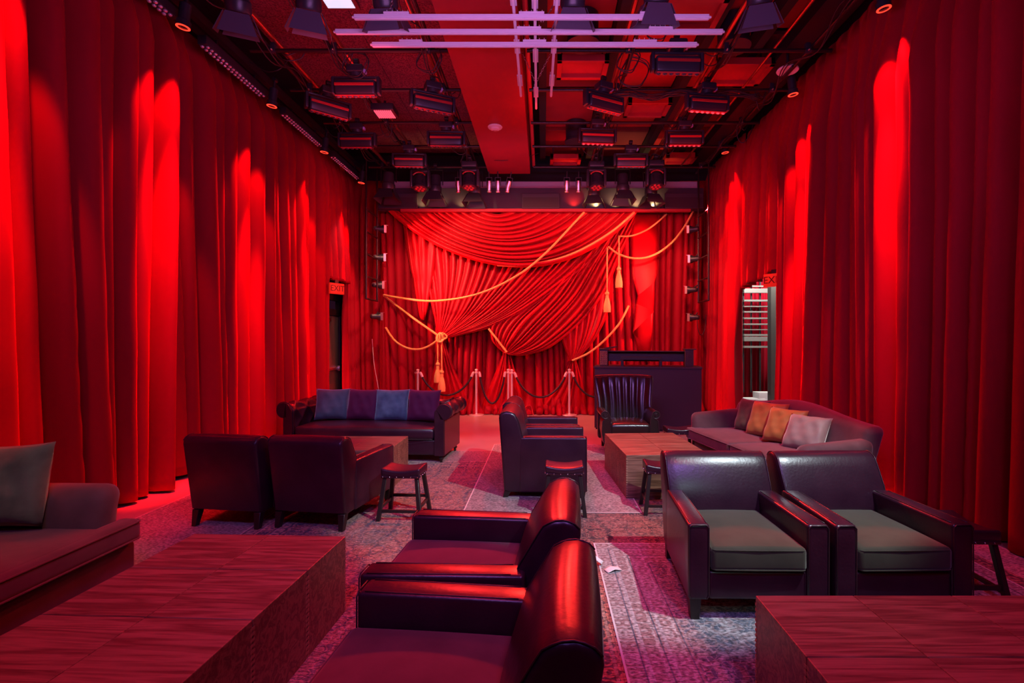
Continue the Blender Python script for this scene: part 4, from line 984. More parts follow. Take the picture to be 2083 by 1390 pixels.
# ================================================================ CEILING
nt_ = [0]
def trim(b, m, smooth=0):
    nt_[0] += 1; return obj('trim_%d' % nt_[0], b, m, smooth=smooth, kind='structure')
for i in range(5):
    y0 = 1.5 + i * 2.0; b = nb(); box(b, -3.85, -2.50, y0, y0 + 1.99, 5.86, 5.92); box(b, -2.49, -1.15, y0, y0 + 1.99, 5.86, 5.92); trim(b, 'ceil')
b = nb(); box(b, -1.14, -.27, -1.4, 10.62, 5.10, 5.75, .004, 1); tag(obj('overhead_duct', b, 'soffit', smooth=0), 'long flat red duct running down the middle of the ceiling to the stage header', 'duct')
for i, (x0, x1) in enumerate(((.05, .92), (1.06, 2.12), (2.26, 2.86), (2.98, 3.6))):
    for j in range(6):
        y0 = 2.2 + j * 1.6; b = nb(); box(b, x0, x1, y0, y0 + 1.45, 5.84, 5.90, .003, 1); trim(b, 'hatch' if (i + j) % 3 else 'hatchdark')
b = nb()
for x in (-.02, .98, 2.18, 2.92): box(b, x - .05, x + .07, 0, 11.3, 5.62, 5.84)
trim(b, 'wallblack')
def hatch(label, px, py, w, d, z=5.5):
    c = Zp(px, py, z); t = thing('ceiling_hatch', label, 'ceiling panel', c)
    b = nb()
    for s in (-1, 1): box(b, min(s * w / 2, s * (w / 2 - .07)), max(s * w / 2, s * (w / 2 - .07)), -d / 2, d / 2, -.03, .07, .004, 1); box(b, -w / 2, w / 2, min(s * d / 2, s * (d / 2 - .07)), max(s * d / 2, s * (d / 2 - .07)), -.03, .07, .004, 1)
    obj('frame', b, 'hatch', t); b = nb(); box(b, -w / 2 + .06, w / 2 - .06, -d / 2 + .06, d / 2 - .06, .03, .05); obj('panel', b, 'hatch', t)
    b = nb()
    for sx in (-1, 1): box(b, sx * w * .4 - .01, sx * w * .4 + .01, -.01, .01, .07, .36)
    obj('hanger', b, 'black', t)
hatch('red framed ceiling panel right of the duct, under the white light tubes', 1184, 140, .72, .52)
hatch('red framed ceiling panel right of centre, between the two tilted strip lights', 1316, 222, .72, .55)
hatch('red framed ceiling panel nearest the right curtain', 1503, 150, .80, .62)
hatch('small red framed ceiling panel just above the stage header', 1150, 328, .66, .5)
hatch('red framed ceiling panel above the rightmost moving head', 1382, 325, .66, .5)
hatch('red framed ceiling panel at the top of the picture right of centre', 1395, 28, .85, .6)
for px, py, l in ((1186, 92, 'black round duct collar behind the white light tubes'), (1172, 290, 'black round duct collar above the small framed panel'), (1492, 97, 'black round duct collar left of the right curtain')):
    c = Zp(px, py, 5.45); b = nb(); lathe(b, [(.20, 0), (.22, .0), (.22, .03), (.20, .04), (.20, .38)], 28); o = obj('duct_collar', b, 'body', loc=c); tag(o, l, 'duct')
# white ceiling items
c = Zp(1007, 257, 5.10); t = thing('smoke_detector', 'white smoke detector on the underside of the red duct', 'smoke detector', c)
b = nb(); lathe(b, [(.11, -.0), (.12, -.012), (.11, -.03), (.085, -.035)], 28); obj('detector_base', b, 'white_soft', t); b = nb(); lathe(b, [(.075, -.035), (.07, -.055), (.04, -.07), (.01, -.072)], 28); obj('sensor_dome', b, 'white_soft', t); b = nb(); box(b, -.04, .04, -.004, .004, -.078, -.060); obj('sensor_grille', b, 'lens_ring', t)
c = Zp(1602, 145, 5.25); t = thing('disc_speaker', 'pale disc-shaped speaker beside the right curtain track', 'speaker', c)
b = nb(); lathe(b, [(.135, 0), (.14, .01), (.13, .03), (.05, .06)], 28); obj('speaker_disc', b, 'white_soft', t); b = nb(); cyl(b, (0, 0, .05), (0, 0, .30), .02); box(b, -.015, .015, -.16, .16, -.03, .0); obj('bracket', b, 'black', t)
c = Zp(783, 232, 5.12); t = thing('flood_panel_light', 'small square pink-lit panel light on the left half of the ceiling', 'panel light', c)
b = nb(); box(b, -.17, .17, -.16, .16, .0, .10, .01); obj('housing', b, 'body', t); b = nb()
for i in range(9): box(b, -.13 + i * .03, -.112 + i * .03, -.13, .13, -.012, .0)
obj('lit_louvre', b, mat('pink_lit_louvre', (.8, .2, .25), .4, emit=(1, .12, .2), estr=.8), t, smooth=0)
b = nb(); cyl(b, (0, 0, .1), (0, 0, .2), .02); obj('clamp', b, 'black', t)
c = Zp(688, 4, 5.8); b = nb(); box(b, -.22, .22, -.16, .16, 0, .04, .005, 1); t = thing('ceiling_light', 'pale blue-white light panel cut off by the top edge left of centre', 'ceiling light', c); obj('frame', b, 'hatchdark', t); b = nb(); box(b, -.17, .17, -.11, .11, -.006, .0); obj('diffuser', b, mat('lit_diffuser', (.6, .8, .9), .5, emit=(.6, .8, 1), estr=.9), t, smooth=0)

# ---- pipe grid
def pipe(label, p, q, r=.024, m='pipe', name='rigging_pipe'):
    p, q = Vector(p), Vector(q); c = (p + q) / 2; b = nb(); cyl(b, p - c, q - c, r, seg=14); o = obj(name, b, m, loc=c); return tag(o, label, 'pipe')
ord_ = ['first', 'second', 'third', 'fourth', 'fifth']
for i, Y in enumerate((6.26, 7.25, 8.35, 9.37, 10.5)):
    pipe('black cross pipe left of the red duct, %s counted from the camera' % ord_[i], (-3.6, Y, 5.2), (-1.16, Y, 5.2))
    pipe('black cross pipe right of the red duct, %s counted from the camera' % ord_[i], (-.2, Y, 5.2), (3.55, Y, 5.2))
for x, m, l in ((-3.27, 'copper', 'copper-red conduit running towards the stage, the leftmost'), (-2.52, 'copper', 'copper-red conduit running towards the stage, second from the left curtain'), (-1.47, 'copper', 'copper-red conduit running towards the stage just left of the duct'),
                (-.20, 'redpipe', 'thick red pipe running along the right edge of the duct'), (1.0, 'copper', 'copper-red conduit running towards the stage under the bundled cables'), (2.2, 'copper', 'copper-red conduit through the strip lights at right'), (2.9, 'copper', 'thin copper-red conduit nearest the right curtain')):
    pipe(l, (x, 3.2, 5.3), (x, 10.7, 5.3), .034 if m == 'redpipe' else (.018 if x == 2.9 else .028), m, 'ceiling_conduit')
for x, l in ((-3.37, 'black grid pipe beside the leftmost conduit'), (-2.62, 'black grid pipe beside the second conduit'), (-1.37, 'black grid pipe beside the duct edge'), (1.10, 'black grid pipe under the bundled cables'), (2.30, 'black grid pipe at right of the strip lights'), (3.3, 'black grid pipe by the right curtain track')):
    pipe(l, (x, 3.2, 5.24), (x, 11.0, 5.24), .024)
b = nb(); box(b, -.04, .04, -4.6, 4.6, -.05, .05); box(b, -.22, -.17, -4.6, 4.6, -.02, .03); tag(obj('curtain_track', b, 'black', loc=(-3.98, 6.9, 5.36), smooth=0), 'black curtain track above the left velvet curtains', 'curtain track')
b = nb(); box(b, -.04, .04, -4.6, 4.6, -.05, .05); box(b, -.24, -.17, -4.6, 4.6, -.02, .03); tag(obj('curtain_track', b, 'black', loc=(3.72, 6.9, 5.66), smooth=0), 'black curtain track above the right velvet curtains', 'curtain track')
b = nb(); box(b, -.20, .20, -4.4, 4.4, 0, .09); box(b, -.20, -.18, -4.4, 4.4, .09, .16); box(b, .18, .20, -4.4, 4.4, .09, .16); tag(obj('cable_tray', b, 'black', loc=(3.42, 6.9, 5.5), smooth=0), 'black cable tray along the right curtain track', 'cable tray')
for i, Y in enumerate((4.4, 6.0, 7.7, 9.4)):
    pass
# ---- white light tubes on chains
def white_tube(label, p, q, w=.042):
    p, q = Vector(p), Vector(q); c = (p + q) / 2; L = (q - p).length; rz = math.atan2(q.y - p.y, q.x - p.x); t = thing('light_tube', label, 'light tube', c, rz)
    b = nb(); box(b, -L / 2, L / 2, -w / 2, w / 2, -w * .3, w * .5, .004, 1); obj('tube_body', b, 'white', t)
    b = nb(); rb(b, -L / 2, L / 2, -w * .42, w * .42, -w * .62, -w * .28, .012, (4, 2, 2)); obj('diffuser_strip', b, 'white_soft', t, smooth=60)
    for s in (-1, 1): b = nb(); cyl(b, (s * L / 2, 0, 0), (s * (L / 2 + .02), 0, 0), .016, .010, 10); obj('end_cap', b, 'white_soft', t)
    for k in (-.38, .0, .34):
        b = nb(); box(b, k * L - .12, k * L + .12, -.030, .030, w * .5, w * .5 + .018, .002, 1)
        for i in range(5): cyl(b, (k * L - .1 + i * .05, .02, w * .5), (k * L - .1 + i * .05, .02, w * .5 + .06), .003, seg=5)
        obj('mounting_clip', b, 'white', t)
white_tube('white light tube across the ceiling, nearest the top edge', (-1.79, 4.82, 4.70), (1.57, 4.82, 4.70))
white_tube('white light tube across the ceiling, the middle and longest of three', (-2.06, 5.05, 4.70), (1.78, 5.05, 4.70))
white_tube('white light tube across the ceiling, the lowest of three in the picture', (-1.77, 5.27, 4.70), (1.59, 5.27, 4.70))
white_tube('pinkish light tube pointing at the stage, the leftmost of three hung over the duct edge', (-.275, 4.4, 4.78), (-.285, 6.5, 4.74), .030)
white_tube('pinkish light tube pointing at the stage, the middle and longest of three', (-.075, 4.4, 4.78), (-.095, 6.85, 4.74), .030)
white_tube('pinkish light tube pointing at the stage, the rightmost of three', (.13, 4.4, 4.78), (.10, 6.5, 4.74), .030)
def chain(label, p, q):
    p, q = Vector(p), Vector(q); L = (q - p).length; n = int(L / .035); d = (q - p).normalized(); b = nb(); u = d.cross(Vector((0, 1, 0))).normalized(); w = d.cross(u)
    for i in range(n):
        c = d * (i + .5) * L / n; a = u if i % 2 else w
        tube(b, [c + d * .022 * math.cos(t) + a * .010 * math.sin(t) for t in [2 * PI * k / 8 for k in range(8)]], .0035, 5, closed=True)
    o = obj('chain', b, 'silver', loc=p, smooth=180); tag(o, label, 'chain')
chain('short silver chain from the leftmost end of the white tubes up to the pipe', (-1.47, 4.85, 4.74), (-1.40, 4.95, 5.24))
chain('silver chain left of the pinkish tubes rising leftwards from the red pipe', (-.02, 4.95, 4.74), (-.16, 5.2, 5.24))
chain('silver chain near the top edge rising to the right of the pinkish tubes', (.0, 4.95, 4.74), (.22, 5.2, 5.24))
chain('silver chain at the far end of the pinkish tubes, the left one of two', (-.09, 6.2, 4.77), (-.26, 6.26, 5.18))
chain('silver chain at the far end of the pinkish tubes, the right one of two', (-.09, 6.2, 4.77), (.10, 6.26, 5.18))
chain('silver chain holding the white tubes at their right end', (1.02, 4.9, 4.74), (1.08, 5.0, 5.24))

# ---- moving strip lights
def bar_light(label):
    t = thing('strip_light', label, 'stage light')
    b = nb(); rb(b, -.105, .105, -.09, .09, .19, .29, .02, (3, 3, 2)); cyl(b, (0, 0, .15), (0, 0, .20), .075, .085, 20); obj('motor_base', b, 'body', t, smooth=50)
    b = nb(); box(b, .07, .13, -.05, .02, .20, .24, .005); obj('power_plug', b, mat('pale_blue_connector', (.35, .35, .75), .4) if 'plug' not in M else M['plug'], t); 
    b = nb(); box(b, -.02, .02, -.03, .03, .29, .36, .004); cyl(b, (-.03, 0, .36), (.03, 0, .36), .035, seg=14); obj('clamp', b, 'black', t)
    b = nb(); box(b, -.29, .29, -.045, .045, .125, .15, .008)
    for s in (-1, 1): box(b, s * .29 - .022, s * .29 + .022, -.055, .055, -.07, .15, .018)
    obj('yoke', b, 'body', t)
    b = nb(); rb(b, -.262, .262, -.085, .075, -.085, .105, .035, (6, 3, 3), fn=lambda c: Vector((c.x, c.y * (1 - .25 * (c.z > .05)), c.z))); h = obj('light_head', b, 'body', t, smooth=50)
    b = nb(); box(b, -.25, .25, -.092, -.080, .028, .062, .004, 1); obj('glossy_strip', b, 'gloss', h)
    b = nb(); box(b, -.25, .25, -.088, .02, -.095, -.08, .003, 1); obj('lens_bezel', b, 'lens_ring', h)
    return t, h
M['plug'] = mat('pale_blue_connector', (.35, .35, .75), .4)
def lenses(h, m, n=7):
    l0 = None
    for i in range(n):
        if l0 is None: b = nb(); lathe(b, [(.004, -.020), (.018, -.016), (.028, -.006), (.031, .004), (.031, .012)], 14); l0 = obj('lens', b, m, h, smooth=180); c = l0
        else: c = l0.copy(); COL.objects.link(c)
        c.location = (-.225 + .45 * i / (n - 1), -.045, -.094)
BL = [(725, 182, 0, 'lens_dark', 'moving strip light at left of the ceiling, largest one, level over the second conduit'), (880, 213, 26, 'lens_dark', 'tilted moving strip light left of the duct, slanting down to the right'),
      (668, 222, 40, 'lens_dark', 'dim moving strip light slanting beside the left curtain row'), (727, 290, 0, 'lens_dark', 'level moving strip light over the left row, below the slanting dim one'),
      (908, 287, 2, 'lens_dark', 'level moving strip light with a bright red stripe just left of the duct'), (833, 330, 3, 'lens_dark', 'moving strip light at left nearest the stage header'),
      (1377, 135, 2, 'lens_dark', 'largest moving strip light right of the duct, nearest the camera'), (1228, 213, 28, 'lens_dark', 'tilted moving strip light right of the duct, slanting down to the right'),
      (1438, 215, 8, 'lens', 'slightly tilted moving strip light at far right with a row of lenses'), (1215, 282, 5, 'lens', 'moving strip light with bright clear lenses right of the duct'),
      (1392, 285, 0, 'lens', 'level moving strip light with bright clear lenses farther right'), (1283, 330, 0, 'lens_dark', 'moving strip light at right nearest the stage header')]
for i, (px, py, a, lm, lab) in enumerate(BL):
    t, h = bar_light(lab); lenses(h, lm); t.location = Zp(px, py, 4.86); t.rotation_euler.z = R(a); h.rotation_euler.x = R(12); t['group'] = 'moving strip lights under the ceiling grid'
# ---- moving heads
def moving_head(label, px, py):
    t = thing('moving_head_light', label, 'stage light', Zp(px, py, 4.74), group='moving head lights by the stage header')
    b = nb(); rb(b, -.15, .15, -.12, .12, .24, .36, .03, (3, 3, 2)); obj('motor_base', b, 'body', t, smooth=50)
    b = nb(); box(b, -.18, .18, -.06, .06, .17, .22, .015)
    for s in (-1, 1): box(b, s * .165 - .028, s * .165 + .028, -.075, .075, -.12, .22, .03)
    obj('yoke', b, 'body', t)
    b = nb(); lathe(b, [(.06, .12), (.11, .10), (.125, .04), (.125, -.10), (.135, -.12), (.135, -.15), (.11, -.155)], 24)
    for k in range(10): box(b, -.09 + k * .02 - .003, -.09 + k * .02 + .003, -.13, .0, -.08, .03)
    h = obj('light_head', b, 'body', t, smooth=50); h.rotation_euler.x = R(-14)
    b = nb(); tube(b, [Vector((.122 * math.cos(R(x)), -.05 + .0 * x, .03 + .10 * math.sin(R(x)))) + Vector((0, -.08, 0)) for x in range(20, 161, 10)], .014, 8); obj('red_arc_trim', b, 'gloss', h, smooth=180)
    for k in range(7):
        b = nb(); x, y = (0, 0) if k == 6 else (.072 * math.cos(k * PI / 3), .072 * math.sin(k * PI / 3)); lathe(b, [(.004, -.172), (.022, -.168), (.030, -.158), (.030, -.150)], 12, Matrix.Translation((x, y, 0))); obj('lens', b, 'lens_ring', h)
    b = nb(); box(b, -.02, .02, -.02, .02, .36, .44); cyl(b, (-.03, 0, .45), (.03, 0, .45), .035); obj('clamp', b, 'black', t)
moving_head('moving head light by the stage header, leftmost of four', 855, 370); moving_head('moving head light by the header just left of the duct end', 955, 368)
moving_head('moving head light by the header, left one of the right-hand two', 1213, 368); moving_head('moving head light by the header, rightmost of four', 1334, 366)
# ---- small silver spotlights
for px, l in ((932, 'small silver pin spot just left of the moving head near the duct'), (995, 'small silver pin spot under the duct end, left of three'), (1013, 'small silver pin spot under the duct end, middle of three'), (1034, 'small silver pin spot under the duct end, tilted right one of three'), (1153, 'small silver pin spot right of the duct, left of a pair'), (1177, 'small silver pin spot right of the duct, right of a pair')):
    t = thing('pin_spotlight', l, 'stage light', Zp(px, 378, 4.78), group='small silver spotlights by the header'); t.rotation_euler = (R(10), R(14 if px == 1034 else 0), 0)
    b = nb(); lathe(b, [(.028, .10), (.045, .09), (.045, -.02), (.038, -.04), (.038, -.10), (.048, -.11), (.048, -.13), (.034, -.14)], 16); obj('spot_barrel', b, 'silver', t)
    b = nb(); box(b, -.06, -.052, -.01, .01, 0, .16); box(b, .052, .06, -.01, .01, 0, .16); box(b, -.06, .06, -.01, .01, .155, .165); cyl(b, (0, 0, .16), (0, 0, .28), .012); obj('yoke', b, 'black', t)
    b = nb(); cyl(b, (0, 0, -.142), (0, 0, -.146), .032); obj('lens', b, 'lens_dark', t)
# ---- fresnels with barn doors
def fresnel(label, px, py, z, size=1.0, tilt=15, rz=0, fm='body'):
    t = thing('barn_door_light', label, 'stage light', Zp(px, py, z)); t.rotation_euler = (R(tilt), 0, R(rz)); t.scale = (size,) * 3
    b = nb(); lathe(b, [(.07, .30), (.095, .28), (.10, .10), (.115, .08), (.115, .0), (.105, -.02)], 24); obj('lamp_body', b, 'body', t)
    b = nb(); cyl(b, (0, 0, -.012), (0, 0, -.02), .095, seg=24); obj('lens', b, 'lens_dark', t)
    b = nb(); box(b, -.14, -.13, -.015, .015, .12, .40); box(b, .13, .14, -.015, .015, .12, .40); box(b, -.14, .14, -.015, .015, .39, .405); obj('yoke', b, 'black', t)
    b = nb(); cyl(b, (0, 0, .40), (0, 0, .47), .018); cyl(b, (-.03, 0, .48), (.03, 0, .48), .032); obj('clamp', b, 'black', t)
    for k in range(4):
        b = nb(); t0 = nb(); w0, w1, L = .10, .165, .20; sp = R(24)
        pts = [(-w0, 0), (w0, 0), (w1, -L), (-w1, -L)]
        fr = [t0.verts.new((x, .115 - q * math.sin(sp), -.03 + q * math.cos(sp))) for x, q in pts]; bk = [t0.verts.new((x, .118 - q * math.sin(sp) + .003, -.03 + q * math.cos(sp))) for x, q in pts]
        t0.faces.new(fr); t0.faces.new(bk[::-1])
        for i in range(4): t0.faces.new([fr[i], fr[(i + 1) % 4], bk[(i + 1) % 4], bk[i]])
        merge(b, t0, Matrix.Rotation(k * PI / 2, 4, 'Z')); obj('barn_door', b, fm, t, smooth=0)
M['flap'] = mat('dusty_black_sheet_metal', (.075, .055, .085), .5)
fresnel('barn-door light at the top left of the ceiling, beside the leftmost conduit', 485, 22, 4.95, 1.05, 22, 25, 'flap')
fresnel('barn-door light at the top edge, second from the left', 628, 18, 4.95, 1.05, 22, 22, 'flap')
fresnel('barn-door light at the top edge overlapping the left end of the white tubes', 785, 14, 4.9, 1.05, 24, -4, 'flap')
fresnel('barn-door light at the top edge in front of the white tubes, right of centre', 1165, 12, 4.9, 1.05, 24, 2, 'flap')
fresnel('barn-door light at the top edge at the right end of the white tubes', 1335, 2, 4.9, 1.05, 24, 3, 'flap')
fresnel('barn-door light at the top edge nearest the right curtain', 1545, 5, 4.95, 1.05, 24, -15, 'flap')
for px, py, l in ((790, 385, 'barn-door light at the left end of the stage header'), (885, 390, 'barn-door light between the two left moving heads'), (966, 394, 'barn-door light under the moving head near the duct'), (1209, 398, 'barn-door light under the left moving head of the right-hand two'), (1267, 388, 'barn-door light between the two right moving heads'), (1324, 395, 'barn-door light under the rightmost moving head')):
    fresnel(l, px, py, 4.68, 1.15, -4, (px * 7) % 30 - 15)
# ---- LED battens along the left curtain
for i, (y0, y1, lab) in enumerate(((4.2, 5.52, 'lens batten above the left curtain, cut off by the top edge'), (5.96, 7.33, 'longest-looking lens batten above the left curtain'), (7.81, 9.2, 'lens batten above the left curtain, third from the camera'), (9.63, 11.1, 'lens batten above the left curtain, nearest the stage'))):
    L = y1 - y0; t = thing('lens_batten', lab, 'stage light', (-4.0, (y0 + y1) / 2, 5.13), group='LED battens above the left curtain')
    b = nb(); box(b, -.055, .055, -L / 2, L / 2, -.02, .09, .01); obj('batten_body', b, 'body', t)
    b = nb(); box(b, -.01, .01, -L * .3 - .015, -L * .3 + .015, .09, .24); box(b, -.01, .01, L * .3 - .015, L * .3 + .015, .09, .24); obj('bracket', b, 'black', t)
    l0 = None; n = 18
    for k in range(n):
        for s in (-1, 1):
            if l0 is None: b = nb(); sph(b, (0, 0, 0), .022, 10, (1, 1, .8)); l0 = obj('lens', b, 'lens', t, smooth=180); c = l0
            else: c = l0.copy(); COL.objects.link(c)
            c.location = (s * .027, -L / 2 + .05 + (L - .1) * (k + (.25 if s > 0 else 0)) / n, -.024)
# ---- curtain spotlights
SPL = [(-3.85, 3.75, 4.97, 1), (-3.85, 5.44, 5.0, 1), (-3.85, 7.22, 4.97, 1), (-3.85, 8.95, 4.95, 1), (-3.85, 10.77, 4.97, 1), (3.5, 5.23, 5.06, -1), (3.5, 7.13, 5.09, -1), (3.5, 9.79, 5.25, -1)]
LSP = ['red-lit spotlight over the left curtain above the top edge', 'red-lit spotlight over the left curtain near the top edge of the picture', 'red-lit spotlight over the left curtain between the second and third battens', 'red-lit spotlight over the left curtain between the third and last battens', 'red-lit spotlight over the left curtain nearest the stage',
       'red-lit spotlight at the top edge over the right curtain', 'red-lit spotlight over the right curtain beside the pale disc speaker', 'small red-lit spotlight over the right curtain nearest the stage']
for (x, y, z, s), lab in zip(SPL, LSP):
    t = thing('curtain_spotlight', lab, 'spotlight', (x, y, z)); t.rotation_euler = (0, R(7 * s), 0)
    b = nb(); lathe(b, [(.045, .24), (.055, .23), (.055, .06), (.07, .05), (.07, -.01), (.062, -.015)], 20); obj('spot_barrel', b, 'body', t)
    b = nb(); lathe(b, [(.066, -.008), (.068, -.018), (.05, -.022), (.048, -.012)], 20); obj('lens_rim', b, 'lens_red', t)
    b = nb(); cyl(b, (0, 0, .24), (0, 0, .34), .018); cyl(b, (0, -.03, .36), (0, .03, .36), .03); obj('clamp', b, 'black', t)

# ---- lamp ladders
def ladder(label, x, y0, y1, z0, z1, side, lamps, labs):
    t = thing('lamp_ladder', label, 'ladder', (x, y0, z0)); H = z1 - z0; W = y1 - y0
    for y in (0, W): b = nb(); cyl(b, (0, y, 0), (0, y, H), .022, seg=12); obj('rail', b, 'pipe', t)
    for k in range(5): b = nb(); cyl(b, (0, 0, H * k / 4), (0, W, H * k / 4), .018, seg=12); obj('rung', b, 'pipe', t)
    b = nb(); cyl(b, (0, 0, H), (0, 0, H + 1.0), .015); cyl(b, (0, W, H), (0, W, H + 1.0), .015); obj('hanger', b, 'pipe', t)
    for (px, py), l in zip(lamps, labs):
        p = P(px, py, y1 + .05); u = thing('ladder_lamp', l, 'stage light', p); u.rotation_euler = (0, 0, R(35 * side))
        b = nb(); lathe(b, [(.03, -.12), (.05, -.10), (.06, .02), (.085, .06), (.085, .10), (.07, .105)], 18, Matrix.Rotation(R(90 * side), 4, 'Y') @ Matrix.Rotation(R(0), 4, 'X')); obj('lamp_barrel', b, 'body', u)
        b = nb(); cyl(b, (side * .106, 0, 0), (side * .112, 0, 0), .068, seg=18); obj('lens', b, 'silver', u)
        b = nb(); box(b, side * .07, side * .12, -.085, -.08, -.08, .08); box(b, side * .105, side * .16, -.07, .07, .084, .088); obj('lamp_visor', b, 'silver', u)
        b = nb(); cyl(b, (0, 0, 0), (x - p.x, 0, .10), .014); obj('mounting_arm', b, 'black', u)
n4 = ['top', 'upper middle', 'lower middle', 'bottom']
ladder('black pipe ladder of lamps hanging at the left of the stage', -3.5, 10.06, 10.72, 2.45, 4.22, 1, [(772, 466), (771, 524), (768, 580), (765, 644)], ['%s lamp on the left pipe ladder' % q for q in n4])
ladder('black pipe ladder of lamps hanging at the right of the stage', 3.27, 10.06, 10.72, 2.42, 4.22, -1, [(1411, 467), (1413, 527), (1407, 590), (1412, 646)], ['%s lamp on the right pipe ladder' % q for q in n4])

# ---- stage header
hd = thing('stage_header', 'black header beam spanning the top of the stage opening', 'header', (-.0, 10.9, 4.4))
b = nb(); box(b, -3.55, 3.45, .04, .20, .02, .50, .004, 1); obj('fascia', b, 'slate', hd)
b = nb(); box(b, -3.05, 3.15, -.05, .05, -.03, .035, .004, 1); obj('bottom_ledge', b, 'soffit', hd)
b = nb(); box(b, -3.55, 3.45, 0.5, .55, .5, .78); obj('upper_panel', b, mat('pale_lilac_panel', (.42, .38, .48), .6), hd)
for x0, x1, l in ((770, 850, 'dark rectangular speaker at the left end of the header'), (1062, 1138, 'dark rectangular speaker in the middle of the header'), (1352, 1430, 'dark rectangular speaker at the right end of the header')):
    p, q = P(x0, 427, 10.85), P(x1, 394, 10.85); t = thing('header_speaker', l, 'speaker', ((p.x + q.x) / 2, 10.82, p.z)); w = q.x - p.x; h = q.z - p.z
    b = nb(); box(b, -w / 2, w / 2, 0, .11, 0.02, h, .006, 1); obj('speaker_cabinet', b, 'slate', t); b = nb(); box(b, -w / 2 + .02, w / 2 - .02, -.006, .0, .04, h * .75); obj('speaker_grille', b, 'screen', t)
for i in range(2): pass
# ---- cables
rnd = random.Random(12)
def cable(label, pts, r=.007, n=10, m='cable'):
    p = [Vector(q) for q in pts]; c = p[0]; b = nb(); tube(b, [q - c for q in cr(p, n)], r, 6); o = obj('cable', b, m, loc=c, smooth=180); return tag(o, label, 'cable')
def loops(x, y, z, r, turns=2.2, ax=0):
    return [(x + r * math.cos(a) * (1 if ax else .4) + .02 * math.sin(a * 3), y + .05 * math.sin(a * .7), z - r + r * math.sin(a)) for a in [i * .5 for i in range(int(turns * 12.6))]]
for px, py, r, l in ((722, 120, .16, 'coiled black cable hanging above the largest left strip light'), (872, 112, .15, 'coiled black cable loop at the left edge of the duct'), (1278, 118, .13, 'tangled black cable coil over the red panels right of the duct'), (1290, 135, .18, 'larger black cable coil below the tangled one'),
                     (948, 325, .10, 'small black cable coil above the moving head near the duct'), (1215, 325, .10, 'small black cable coil above the left moving head of the right pair'), (1330, 325, .10, 'small black cable coil above the rightmost moving head'), (1340, 55, .12, 'black cable coil on the conduit near the top edge')):
    c = Zp(px, py, 5.15); cable(l, loops(c.x, c.y, 5.25, r, 2.5, 1), .006, 3)
for (x, y0, y1, l) in ((-3.3, 4.5, 10.2, 'black cable run drooping along the leftmost conduit'), (-2.55, 4.8, 10.3, 'black cable run drooping along the second conduit'), (-1.43, 4.8, 10.3, 'black cable run drooping along the conduit by the duct'), (1.06, 4.8, 10.3, 'black cable run drooping along the conduit of the bundled cables'), (2.26, 4.6, 10.3, 'black cable run drooping along the right conduit'), (3.2, 4.2, 10.3, 'black cable run drooping along the right cable tray')):
    for kk in range(2):
        k = 10; pts = [(x + rnd.uniform(-.06, .06), y0 + (y1 - y0) * i / k, 5.22 - (.10 + .10 * rnd.random()) * (i % 2)) for i in range(k + 1)]
        cable(l if kk == 0 else l.replace('black cable run', 'second, looser black cable run'), pts, .008, 6)
for i in range(9):
    y = 7.25; pts = [(-.1 + 3.0 * q / 6 + rnd.uniform(-.05, .05) + .9 * 0, y + rnd.uniform(-.05, .05), 5.13 + rnd.uniform(-.06, .04) + (.02 if q % 2 else -.03)) for q in range(7)]
    pts = [(p[0] * .75 + .9, p[1], p[2]) for p in pts]; o = cable('one of the black cables bundled along the second cross pipe right of the duct', pts, .007, 6); o['group'] = 'bundled black cables on the cross pipe'
cable('pale cable sagging between the left track and the first conduit', [P(508, 126, 6.5), P(530, 140, 6.5), P(548, 146, 6.5), P(570, 140, 6.5), P(588, 120, 6.6)], .006)
cable('thin cable sagging across the end of the red duct', [P(965, 305, 10.0), P(985, 322, 9.9), P(1020, 327, 9.8), P(1060, 322, 9.9), P(1095, 312, 10.0)], .005)
cable('thin pale cable drooping from the strip light at left to the header', [P(755, 278, 8.4), P(775, 275, 8.5), P(800, 262, 8.6), P(812, 252, 8.6)], .004)
cable('cable hanging in a loop below the bottom lamp of the right pipe ladder', [P(1418, 650, 10.7), P(1420, 672, 10.7), P(1427, 682, 10.7), P(1434, 668, 10.7), P(1436, 640, 10.7)], .007)
cable('thin pink cord dangling down the left stage curtain behind the sofa', [P(757, 690, 11.3), P(761, 740, 11.28), P(768, 780, 11.26), P(773, 812, 11.25)], .006, 8, 'paper')
cable('thin red cord on the floor running towards the armchair facing right', [G(1085, 846) + Vector((0, 0, .01)), G(1078, 843) + Vector((0, 0, .2)), P(1060, 832, 10.9), P(1040, 822, 10.9)], .008, 8, 'redpipe')

